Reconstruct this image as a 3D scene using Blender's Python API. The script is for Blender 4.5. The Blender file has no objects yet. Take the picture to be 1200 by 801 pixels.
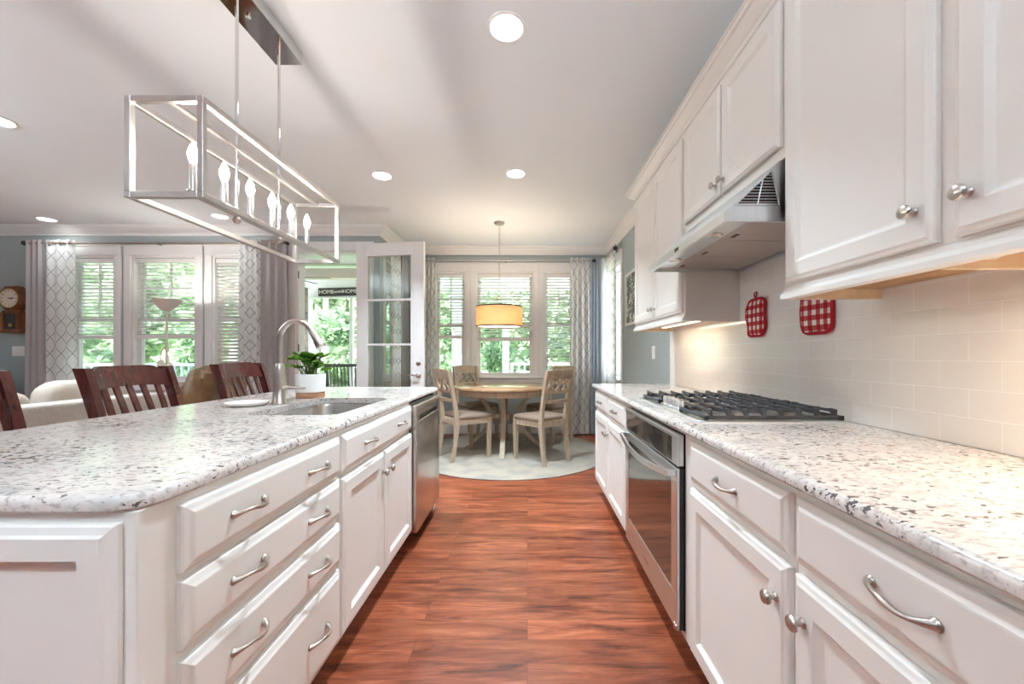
import bpy, bmesh, math, random
from mathutils import Vector, Matrix, geometry, noise as mnoise

random.seed(7)
C = bpy.context.scene.collection
R = math.radians
PI = math.pi

# ------------------------------------------------------------------ camera
CAM_H = 1.165
cam_data = bpy.data.cameras.new('camera')
cam_data.sensor_width = 36.0
cam_data.lens = 13.98
cam_data.shift_x = -0.015
cam_data.shift_y = 0.0121
cam_data.clip_start = 0.02
cam_data.clip_end = 200
cam = bpy.data.objects.new('camera', cam_data)
cam.location = (0, 0, CAM_H)
cam.rotation_euler = (PI / 2, 0, 0)
C.objects.link(cam)
bpy.context.scene.camera = cam

# ------------------------------------------------------------------ world, sun, exposure
world = bpy.data.worlds.new('sky')
bpy.context.scene.world = world
world.use_nodes = True
wn = world.node_tree
bg = wn.nodes['Background']
tc = wn.nodes.new('ShaderNodeTexCoord')
sep = wn.nodes.new('ShaderNodeSeparateXYZ')
wn.links.new(tc.outputs['Generated'], sep.inputs[0])
rmp = wn.nodes.new('ShaderNodeValToRGB')
rmp.color_ramp.elements[0].position = 0.0
rmp.color_ramp.elements[0].color = (0.95, 0.98, 1.0, 1)
rmp.color_ramp.elements[1].position = 0.9
rmp.color_ramp.elements[1].color = (0.62, 0.78, 1.0, 1)
wn.links.new(sep.outputs['Z'], rmp.inputs[0])
wn.links.new(rmp.outputs[0], bg.inputs['Color'])
bg.inputs['Strength'].default_value = 3.2

sun_data = bpy.data.lights.new('sun', 'SUN')
sun_data.energy = 6.0
sun_data.angle = R(2)
sun_data.color = (1, 0.96, 0.88)
sun = bpy.data.objects.new('sun', sun_data)
sun.rotation_euler = (R(38), R(-18), 0)
sun.location = (0, -4, 9)
C.objects.link(sun)

CAN_POWER = 7.5
BULB_POWER = 1.2
ADDED_UPLIGHT_POWER = 76.0
TORCHIERE_POWER = 3.0
vs = bpy.context.scene.view_settings
vs.view_transform = 'Standard'
vs.look = 'None'
vs.exposure = 1.84
vs.gamma = 1.0
vs.use_curve_mapping = False
bpy.context.scene.display_settings.display_device = 'sRGB'
cy = bpy.context.scene.cycles
cy.max_bounces = 10
cy.diffuse_bounces = 6
cy.transparent_max_bounces = 24
cy.sample_clamp_indirect = 6.0
cy.caustics_reflective = False
cy.caustics_refractive = False

# ------------------------------------------------------------------ materials
def nodes_of(name):
    m = bpy.data.materials.new(name)
    m.use_nodes = True
    nt = m.node_tree
    return m, nt, nt.nodes['Principled BSDF']

def N(nt, kind, **kw):
    n = nt.nodes.new(kind)
    for k, v in kw.items():
        if k in n.inputs.keys():
            n.inputs[k].default_value = v
        else:
            setattr(n, k, v)
    return n

def plain(name, col, rough=0.5, metal=0.0, var=0.03, scale=6.0, bump=0.0, bscale=200.0, coat=0.0, spec=None, stretch=None):
    """Principled with a slight procedural colour variation and optional fine bump."""
    m, nt, p = nodes_of(name)
    tcn = N(nt, 'ShaderNodeTexCoord')
    src = tcn.outputs['Object']
    if stretch:
        mp = N(nt, 'ShaderNodeMapping')
        mp.inputs['Scale'].default_value = stretch
        nt.links.new(src, mp.inputs[0])
        src = mp.outputs[0]
    nz = N(nt, 'ShaderNodeTexNoise', Scale=scale, Detail=4.0)
    nt.links.new(src, nz.inputs['Vector'])
    cr = N(nt, 'ShaderNodeValToRGB')
    a = [max(0, c * (1 - var)) for c in col]
    b = [min(1, c * (1 + var)) for c in col]
    cr.color_ramp.elements[0].color = (*a, 1)
    cr.color_ramp.elements[1].color = (*b, 1)
    cr.color_ramp.elements[0].position = 0.3
    cr.color_ramp.elements[1].position = 0.7
    nt.links.new(nz.outputs['Fac'], cr.inputs[0])
    nt.links.new(cr.outputs[0], p.inputs['Base Color'])
    p.inputs['Roughness'].default_value = rough
    p.inputs['Metallic'].default_value = metal
    if coat:
        p.inputs['Coat Weight'].default_value = coat
        p.inputs['Coat Roughness'].default_value = 0.15
    if spec is not None:
        p.inputs['Specular IOR Level'].default_value = spec
    if bump:
        nb = N(nt, 'ShaderNodeTexNoise', Scale=bscale, Detail=2.0)
        nt.links.new(src, nb.inputs['Vector'])
        bp = N(nt, 'ShaderNodeBump', Strength=bump, Distance=0.002)
        nt.links.new(nb.outputs['Fac'], bp.inputs['Height'])
        nt.links.new(bp.outputs[0], p.inputs['Normal'])
    return m

def wood(name, dark, light, axis='Z', scale=7.0, rough=0.35, coat=0.2):
    m, nt, p = nodes_of(name)
    tcn = N(nt, 'ShaderNodeTexCoord')
    mp = N(nt, 'ShaderNodeMapping')
    s = [scale * 5] * 3
    s['XYZ'.index(axis)] = scale * 0.5
    mp.inputs['Scale'].default_value = s
    nt.links.new(tcn.outputs['Object'], mp.inputs[0])
    nz = N(nt, 'ShaderNodeTexNoise', Scale=1.0, Detail=6.0, Distortion=0.6)
    nt.links.new(mp.outputs[0], nz.inputs['Vector'])
    cr = N(nt, 'ShaderNodeValToRGB')
    cr.color_ramp.elements[0].color = (*dark, 1)
    cr.color_ramp.elements[1].color = (*light, 1)
    cr.color_ramp.elements[0].position = 0.3
    cr.color_ramp.elements[1].position = 0.72
    nt.links.new(nz.outputs['Fac'], cr.inputs[0])
    nt.links.new(cr.outputs[0], p.inputs['Base Color'])
    p.inputs['Roughness'].default_value = rough
    p.inputs['Coat Weight'].default_value = coat
    return m

def glass(name, tint=(0.97, 1.0, 0.99), refl=0.5):
    m, nt, p = nodes_of(name)
    nt.nodes.remove(p)
    out = nt.nodes['Material Output']
    tr = N(nt, 'ShaderNodeBsdfTransparent')
    tr.inputs[0].default_value = (*tint, 1)
    gl = N(nt, 'ShaderNodeBsdfGlossy')
    gl.inputs['Roughness'].default_value = 0.02
    fr = N(nt, 'ShaderNodeFresnel', IOR=1.45)
    mu = N(nt, 'ShaderNodeMath', operation='MULTIPLY')
    mu.inputs[1].default_value = refl
    nt.links.new(fr.outputs[0], mu.inputs[0])
    mx = N(nt, 'ShaderNodeMixShader')
    nt.links.new(mu.outputs[0], mx.inputs[0])
    nt.links.new(tr.outputs[0], mx.inputs[1])
    nt.links.new(gl.outputs[0], mx.inputs[2])
    nt.links.new(mx.outputs[0], out.inputs[0])
    return m

def emit(name, col, strength):
    m, nt, p = nodes_of(name)
    p.inputs['Base Color'].default_value = (*col, 1)
    p.inputs['Emission Color'].default_value = (*col, 1)
    p.inputs['Emission Strength'].default_value = strength
    return m

def lit_glass(name, col, strength):
    """clear glass bulb full of light: part see-through, part glowing."""
    m = emit(name, col, strength)
    nt = m.node_tree
    p = nt.nodes['Principled BSDF']
    tr = N(nt, 'ShaderNodeBsdfTransparent')
    mx = N(nt, 'ShaderNodeMixShader')
    mx.inputs[0].default_value = 0.35
    nt.links.new(tr.outputs[0], mx.inputs[1])
    nt.links.new(p.outputs[0], mx.inputs[2])
    nt.links.new(mx.outputs[0], nt.nodes['Material Output'].inputs[0])
    return m

def translucent(name, col, amount=0.5, var=0.05, scale=20):
    m = plain(name, col, 0.9, 0, var, scale)
    nt = m.node_tree
    p = nt.nodes['Principled BSDF']
    out = nt.nodes['Material Output']
    t = N(nt, 'ShaderNodeBsdfTranslucent')
    src = p.inputs['Base Color'].links[0].from_socket
    nt.links.new(src, t.inputs['Color'])
    mx = N(nt, 'ShaderNodeMixShader')
    mx.inputs[0].default_value = amount
    nt.links.new(p.outputs[0], mx.inputs[1])
    nt.links.new(t.outputs[0], mx.inputs[2])
    nt.links.new(mx.outputs[0], out.inputs[0])
    return m

def math_node(nt, op, a, b=None, c=None):
    n = N(nt, 'ShaderNodeMath', operation=op)
    for i, v in enumerate((a, b, c)):
        if v is None:
            continue
        if isinstance(v, (int, float)):
            n.inputs[i].default_value = v
        else:
            nt.links.new(v, n.inputs[i])
    return n.outputs[0]

def mix_col(nt, fac, a, b):
    n = N(nt, 'ShaderNodeMix', data_type='RGBA')
    for sock, v in ((n.inputs[0], fac), (n.inputs[6], a), (n.inputs[7], b)):
        if isinstance(v, (int, float)):
            sock.default_value = v
        elif isinstance(v, tuple):
            sock.default_value = (*v, 1)
        else:
            nt.links.new(v, sock)
    return n.outputs[2]

def granite():
    m, nt, p = nodes_of('speckled_granite')
    tcn = N(nt, 'ShaderNodeTexCoord')
    geo = N(nt, 'ShaderNodeNewGeometry')
    pos = geo.outputs['Position']
    # broad warm and grey clouds
    n1 = N(nt, 'ShaderNodeTexNoise', Scale=9.0, Detail=5.0, Roughness=0.6)
    nt.links.new(pos, n1.inputs['Vector'])
    cr = N(nt, 'ShaderNodeValToRGB')
    e = cr.color_ramp.elements
    e[0].position, e[0].color = 0.32, (0.50, 0.47, 0.455, 1)
    e[1].position, e[1].color = 0.68, (0.62, 0.545, 0.50, 1)
    e.new(0.5).color = (0.655, 0.60, 0.565, 1)
    nt.links.new(n1.outputs['Fac'], cr.inputs[0])
    # mid-size grey flakes
    mp = N(nt, 'ShaderNodeMapping')
    mp.inputs['Rotation'].default_value = (0, 0, R(20))
    mp.inputs['Scale'].default_value = (55, 95, 90)
    nt.links.new(pos, mp.inputs[0])
    n2 = N(nt, 'ShaderNodeTexNoise', Scale=1.0, Detail=3.0, Roughness=0.55, Distortion=0.4)
    nt.links.new(mp.outputs[0], n2.inputs['Vector'])
    f2 = N(nt, 'ShaderNodeMapRange')
    f2.inputs[1].default_value, f2.inputs[2].default_value = 0.51, 0.64
    f2.inputs[4].default_value = 0.75
    nt.links.new(n2.outputs['Fac'], f2.inputs[0])
    c2 = mix_col(nt, f2.outputs[0], cr.outputs[0], (0.34, 0.295, 0.275))
    # dark mica flecks
    mp3 = N(nt, 'ShaderNodeMapping')
    mp3.inputs['Rotation'].default_value = (0, 0, R(-15))
    mp3.inputs['Location'].default_value = (3, 7, 2)
    mp3.inputs['Scale'].default_value = (50, 72, 72)
    nt.links.new(pos, mp3.inputs[0])
    n3 = N(nt, 'ShaderNodeTexNoise', Scale=1.0, Detail=2.5, Roughness=0.6, Distortion=0.25)
    nt.links.new(mp3.outputs[0], n3.inputs['Vector'])
    n4 = N(nt, 'ShaderNodeTexNoise', Scale=5.0, Detail=3.0)
    nt.links.new(pos, n4.inputs['Vector'])
    s = math_node(nt, 'MULTIPLY_ADD', n4.outputs['Fac'], 0.35, n3.outputs['Fac'])
    f3 = N(nt, 'ShaderNodeMapRange')
    f3.inputs[1].default_value, f3.inputs[2].default_value = 0.775, 0.825
    f3.inputs[4].default_value = 0.92
    nt.links.new(s, f3.inputs[0])
    c3 = mix_col(nt, f3.outputs[0], c2, (0.055, 0.042, 0.048))
    nt.links.new(c3, p.inputs['Base Color'])
    p.inputs['Roughness'].default_value = 0.13
    p.inputs['Specular IOR Level'].default_value = 0.55
    return m

def floor_planks():
    m, nt, p = nodes_of('red_brown_plank_floor')
    geo = N(nt, 'ShaderNodeNewGeometry')
    pos = geo.outputs['Position']
    br = N(nt, 'ShaderNodeTexBrick')
    br.offset = 0.37
    br.offset_frequency = 2
    br.inputs['Scale'].default_value = 1.0
    br.inputs['Brick Width'].default_value = 1.22
    br.inputs['Row Height'].default_value = 0.125
    br.inputs['Mortar Size'].default_value = 0.0012
    br.inputs['Mortar Smooth'].default_value = 0.1
    br.inputs['Bias'].default_value = 0.0
    br.inputs['Color1'].default_value = (0, 0, 0, 1)
    br.inputs['Color2'].default_value = (1, 1, 1, 1)
    br.inputs['Mortar'].default_value = (0.5, 0.5, 0.5, 1)
    nt.links.new(pos, br.inputs['Vector'])
    # grain, shifted per plank
    sx = N(nt, 'ShaderNodeSeparateXYZ')
    nt.links.new(pos, sx.inputs[0])
    row = math_node(nt, 'FLOOR', math_node(nt, 'DIVIDE', sx.outputs['Y'], 0.125))
    bw = N(nt, 'ShaderNodeRGBToBW')
    nt.links.new(br.outputs['Color'], bw.inputs[0])
    shift = math_node(nt, 'MULTIPLY_ADD', bw.outputs[0], 9.0, math_node(nt, 'MULTIPLY', row, 3.71))
    cx = N(nt, 'ShaderNodeCombineXYZ')
    nt.links.new(math_node(nt, 'ADD', math_node(nt, 'MULTIPLY', sx.outputs['X'], 1.9), shift), cx.inputs[0])
    nt.links.new(math_node(nt, 'MULTIPLY', sx.outputs['Y'], 12.5), cx.inputs[1])
    nt.links.new(shift, cx.inputs[2])
    g1 = N(nt, 'ShaderNodeTexNoise', Scale=1.0, Detail=7.0, Roughness=0.62, Distortion=1.1)
    nt.links.new(cx.outputs[0], g1.inputs['Vector'])
    cr = N(nt, 'ShaderNodeValToRGB')
    e = cr.color_ramp.elements
    e[0].position, e[0].color = 0.27, (0.045, 0.014, 0.009, 1)
    e[1].position, e[1].color = 0.74, (0.47, 0.160, 0.072, 1)
    e.new(0.42).color = (0.20, 0.049, 0.022, 1)
    e.new(0.58).color = (0.335, 0.094, 0.042, 1)
    nt.links.new(g1.outputs['Fac'], cr.inputs[0])
    # fine streaks
    cx2 = N(nt, 'ShaderNodeCombineXYZ')
    nt.links.new(math_node(nt, 'MULTIPLY', sx.outputs['X'], 7.0), cx2.inputs[0])
    nt.links.new(math_node(nt, 'MULTIPLY', sx.outputs['Y'], 190.0), cx2.inputs[1])
    nt.links.new(shift, cx2.inputs[2])
    g2 = N(nt, 'ShaderNodeTexNoise', Scale=1.0, Detail=3.0)
    nt.links.new(cx2.outputs[0], g2.inputs['Vector'])
    fine = N(nt, 'ShaderNodeMapRange')
    fine.inputs[1].default_value, fine.inputs[2].default_value = 0.35, 0.65
    fine.inputs[3].default_value, fine.inputs[4].default_value = 0.80, 1.12
    nt.links.new(g2.outputs['Fac'], fine.inputs[0])
    tone = math_node(nt, 'MULTIPLY_ADD', bw.outputs[0], 0.38, 0.78)
    f = math_node(nt, 'MULTIPLY', fine.outputs[0], tone)
    hs = N(nt, 'ShaderNodeHueSaturation')
    nt.links.new(cr.outputs[0], hs.inputs['Color'])
    nt.links.new(f, hs.inputs['Value'])
    col = mix_col(nt, math_node(nt, 'MULTIPLY', br.outputs['Fac'], 0.7), hs.outputs[0], (0.08, 0.03, 0.02))
    nt.links.new(col, p.inputs['Base Color'])
    p.inputs['Roughness'].default_value = 0.33
    p.inputs['Specular IOR Level'].default_value = 0.4
    bp = N(nt, 'ShaderNodeBump', Strength=0.15, Distance=0.002)
    nt.links.new(g2.outputs['Fac'], bp.inputs['Height'])
    nt.links.new(bp.outputs[0], p.inputs['Normal'])
    return m

def subway_tile():
    m, nt, p = nodes_of('white_subway_tile')
    geo = N(nt, 'ShaderNodeNewGeometry')
    sx = N(nt, 'ShaderNodeSeparateXYZ')
    nt.links.new(geo.outputs['Position'], sx.inputs[0])
    cx = N(nt, 'ShaderNodeCombineXYZ')
    nt.links.new(math_node(nt, 'ADD', sx.outputs['Y'], 10.035), cx.inputs[0])
    nt.links.new(math_node(nt, 'SUBTRACT', sx.outputs['Z'], 0.914), cx.inputs[1])
    br = N(nt, 'ShaderNodeTexBrick')
    br.offset = 0.5
    br.inputs['Scale'].default_value = 1.0
    br.inputs['Brick Width'].default_value = 0.1545
    br.inputs['Row Height'].default_value = 0.0775
    br.inputs['Mortar Size'].default_value = 0.0017
    br.inputs['Mortar Smooth'].default_value = 0.25
    br.inputs['Color1'].default_value = (0.84, 0.81, 0.78, 1)
    br.inputs['Color2'].default_value = (0.86, 0.83, 0.80, 1)
    br.inputs['Mortar'].default_value = (0.95, 0.94, 0.92, 1)
    nt.links.new(cx.outputs[0], br.inputs['Vector'])
    nt.links.new(br.outputs['Color'], p.inputs['Base Color'])
    p.inputs['Roughness'].default_value = 0.12
    nz = N(nt, 'ShaderNodeTexNoise', Scale=9.0, Detail=1.0)
    nt.links.new(geo.outputs['Position'], nz.inputs['Vector'])
    h = math_node(nt, 'MULTIPLY_ADD', nz.outputs['Fac'], 0.5, math_node(nt, 'MULTIPLY', br.outputs['Fac'], -1.0))
    bp = N(nt, 'ShaderNodeBump', Strength=0.45, Distance=0.002)
    nt.links.new(h, bp.inputs['Height'])
    nt.links.new(bp.outputs[0], p.inputs['Normal'])
    return m

def lattice_cloth(name, ground, line, amount=0.35, cell=(0.066, 0.098)):
    """woven curtain with a thin diamond trellis (UV in metres along the cloth)."""
    m = translucent(name, ground, amount)
    nt = m.node_tree
    p = nt.nodes['Principled BSDF']
    t = [n for n in nt.nodes if n.type == 'BSDF_TRANSLUCENT'][0]
    base = p.inputs['Base Color'].links[0].from_socket
    uv = N(nt, 'ShaderNodeUVMap')
    sx = N(nt, 'ShaderNodeSeparateXYZ')
    nt.links.new(uv.outputs[0], sx.inputs[0])
    u = math_node(nt, 'DIVIDE', sx.outputs[0], cell[0])
    v = math_node(nt, 'DIVIDE', sx.outputs[1], cell[1])
    # gentle ogee: bend the diagonals
    bend = math_node(nt, 'MULTIPLY', math_node(nt, 'SINE', math_node(nt, 'MULTIPLY', v, 2 * PI * 1.0)), 0.0)
    u1 = math_node(nt, 'ADD', u, bend)
    u2 = math_node(nt, 'SUBTRACT', u, bend)
    hv = math_node(nt, 'MULTIPLY', v, 0.5)
    hu1 = math_node(nt, 'MULTIPLY', u1, 0.5)
    hu2 = math_node(nt, 'MULTIPLY', u2, 0.5)
    a = math_node(nt, 'ABSOLUTE', math_node(nt, 'SUBTRACT', math_node(nt, 'FRACT', math_node(nt, 'ADD', hu1, hv)), 0.5))
    b = math_node(nt, 'ABSOLUTE', math_node(nt, 'SUBTRACT', math_node(nt, 'FRACT', math_node(nt, 'SUBTRACT', hu2, hv)), 0.5))
    mn = math_node(nt, 'MINIMUM', a, b)
    f = N(nt, 'ShaderNodeMapRange')
    f.inputs[1].default_value, f.inputs[2].default_value = 0.022, 0.034
    f.inputs[3].default_value, f.inputs[4].default_value = 1.0, 0.0
    nt.links.new(mn, f.inputs[0])
    col = mix_col(nt, f.outputs[0], base, line)
    nt.links.new(col, p.inputs['Base Color'])
    nt.links.new(col, t.inputs['Color'])
    return m

def gingham():
    m, nt, p = nodes_of('red_white_gingham')
    tcn = N(nt, 'ShaderNodeTexCoord')
    sx = N(nt, 'ShaderNodeSeparateXYZ')
    nt.links.new(tcn.outputs['Object'], sx.inputs[0])
    def stripe(s):
        fr = math_node(nt, 'FRACT', math_node(nt, 'ADD', math_node(nt, 'DIVIDE', s, 0.043), 10.15))
        return math_node(nt, 'GREATER_THAN', fr, 0.5)
    su = stripe(sx.outputs['Y'])
    sv = stripe(sx.outputs['Z'])
    f = math_node(nt, 'MULTIPLY', math_node(nt, 'ADD', su, sv), 0.5)
    cr = N(nt, 'ShaderNodeValToRGB')
    cr.color_ramp.interpolation = 'CONSTANT'
    e = cr.color_ramp.elements
    e[0].position, e[0].color = 0.0, (0.85, 0.80, 0.76, 1)
    e[1].position, e[1].color = 0.3, (0.50, 0.075, 0.08, 1)
    e.new(0.8).color = (0.36, 0.004, 0.012, 1)
    nt.links.new(f, cr.inputs[0])
    nt.links.new(cr.outputs[0], p.inputs['Base Color'])
    p.inputs['Roughness'].default_value = 0.9
    nb = N(nt, 'ShaderNodeTexNoise', Scale=500.0)
    bp = N(nt, 'ShaderNodeBump', Strength=0.3, Distance=0.002)
    nt.links.new(nb.outputs['Fac'], bp.inputs['Height'])
    nt.links.new(bp.outputs[0], p.inputs['Normal'])
    return m

def rug_weave():
    m, nt, p = nodes_of('pale_medallion_rug')
    tcn = N(nt, 'ShaderNodeTexCoord')
    sx = N(nt, 'ShaderNodeSeparateXYZ')
    nt.links.new(tcn.outputs['Object'], sx.inputs[0])
    ang = math_node(nt, 'ARCTAN2', sx.outputs['Y'], sx.outputs['X'])
    rad = math_node(nt, 'SQRT', math_node(nt, 'ADD', math_node(nt, 'MULTIPLY', sx.outputs['X'], sx.outputs['X']), math_node(nt, 'MULTIPLY', sx.outputs['Y'], sx.outputs['Y'])))
    petals = math_node(nt, 'MULTIPLY', math_node(nt, 'SINE', math_node(nt, 'MULTIPLY', ang, 12.0)), math_node(nt, 'SINE', math_node(nt, 'MULTIPLY', rad, 19.0)))
    nz = N(nt, 'ShaderNodeTexNoise', Scale=7.0, Detail=5.0)
    nt.links.new(tcn.outputs['Object'], nz.inputs['Vector'])
    f = math_node(nt, 'MULTIPLY_ADD', petals, 0.16, nz.outputs['Fac'])
    cr = N(nt, 'ShaderNodeValToRGB')
    e = cr.color_ramp.elements
    e[0].position, e[0].color = 0.34, (0.31, 0.285, 0.25, 1)
    e[1].position, e[1].color = 0.56, (0.385, 0.335, 0.275, 1)
    nt.links.new(f, cr.inputs[0])
    nt.links.new(cr.outputs[0], p.inputs['Base Color'])
    p.inputs['Roughness'].default_value = 0.95
    nb = N(nt, 'ShaderNodeTexNoise', Scale=260.0)
    bp = N(nt, 'ShaderNodeBump', Strength=0.5, Distance=0.004)
    nt.links.new(nb.outputs['Fac'], bp.inputs['Height'])
    nt.links.new(bp.outputs[0], p.inputs['Normal'])
    return m

def foliage(name, a, b):
    m = translucent(name, a, 0.4, 0.0)
    nt = m.node_tree
    p = nt.nodes['Principled BSDF']
    t = [n for n in nt.nodes if n.type == 'BSDF_TRANSLUCENT'][0]
    geo = N(nt, 'ShaderNodeNewGeometry')
    nz = N(nt, 'ShaderNodeTexNoise', Scale=1.3, Detail=3.0)
    nt.links.new(geo.outputs['Position'], nz.inputs['Vector'])
    s = math_node(nt, 'MULTIPLY_ADD', geo.outputs['Random Per Island'], 0.5, math_node(nt, 'MULTIPLY', nz.outputs['Fac'], 0.6))
    cr = N(nt, 'ShaderNodeValToRGB')
    cr.color_ramp.elements[0].color = (*a, 1)
    cr.color_ramp.elements[1].color = (*b, 1)
    cr.color_ramp.elements[0].position = 0.25
    cr.color_ramp.elements[1].position = 0.8
    nt.links.new(s, cr.inputs[0])
    nt.links.new(cr.outputs[0], p.inputs['Base Color'])
    nt.links.new(cr.outputs[0], t.inputs['Color'])
    return m

def botanical_print():
    m, nt, p = nodes_of('dark_leafy_print')
    tcn = N(nt, 'ShaderNodeTexCoord')
    v = N(nt, 'ShaderNodeTexVoronoi', Scale=16.0)
    v.feature = 'DISTANCE_TO_EDGE'
    nz = N(nt, 'ShaderNodeTexNoise', Scale=9.0, Detail=3.0)
    nt.links.new(tcn.outputs['Object'], v.inputs['Vector'])
    nt.links.new(tcn.outputs['Object'], nz.inputs['Vector'])
    f = math_node(nt, 'MULTIPLY', math_node(nt, 'LESS_THAN', v.outputs['Distance'], 0.09), math_node(nt, 'GREATER_THAN', nz.outputs['Fac'], 0.45))
    nt.links.new(mix_col(nt, f, (0.07, 0.10, 0.085), (0.7, 0.7, 0.62)), p.inputs['Base Color'])
    p.inputs['Roughness'].default_value = 0.5
    return m

def masonry():
    m, nt, p = nodes_of('grey_stone_masonry')
    tcn = N(nt, 'ShaderNodeTexCoord')
    mp = N(nt, 'ShaderNodeMapping')
    mp.inputs['Rotation'].default_value = (R(90), 0, 0)
    nt.links.new(tcn.outputs['Object'], mp.inputs[0])
    br = N(nt, 'ShaderNodeTexBrick')
    br.inputs['Scale'].default_value = 1.0
    br.inputs['Brick Width'].default_value = 0.22
    br.inputs['Row Height'].default_value = 0.075
    br.inputs['Mortar Size'].default_value = 0.006
    br.inputs['Color1'].default_value = (0.30, 0.22, 0.19, 1)
    br.inputs['Color2'].default_value = (0.10, 0.09, 0.09, 1)
    br.inputs['Mortar'].default_value = (0.26, 0.25, 0.24, 1)
    nt.links.new(mp.outputs[0], br.inputs['Vector'])
    nt.links.new(br.outputs['Color'], p.inputs['Base Color'])
    p.inputs['Roughness'].default_value = 0.9
    return m

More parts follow.
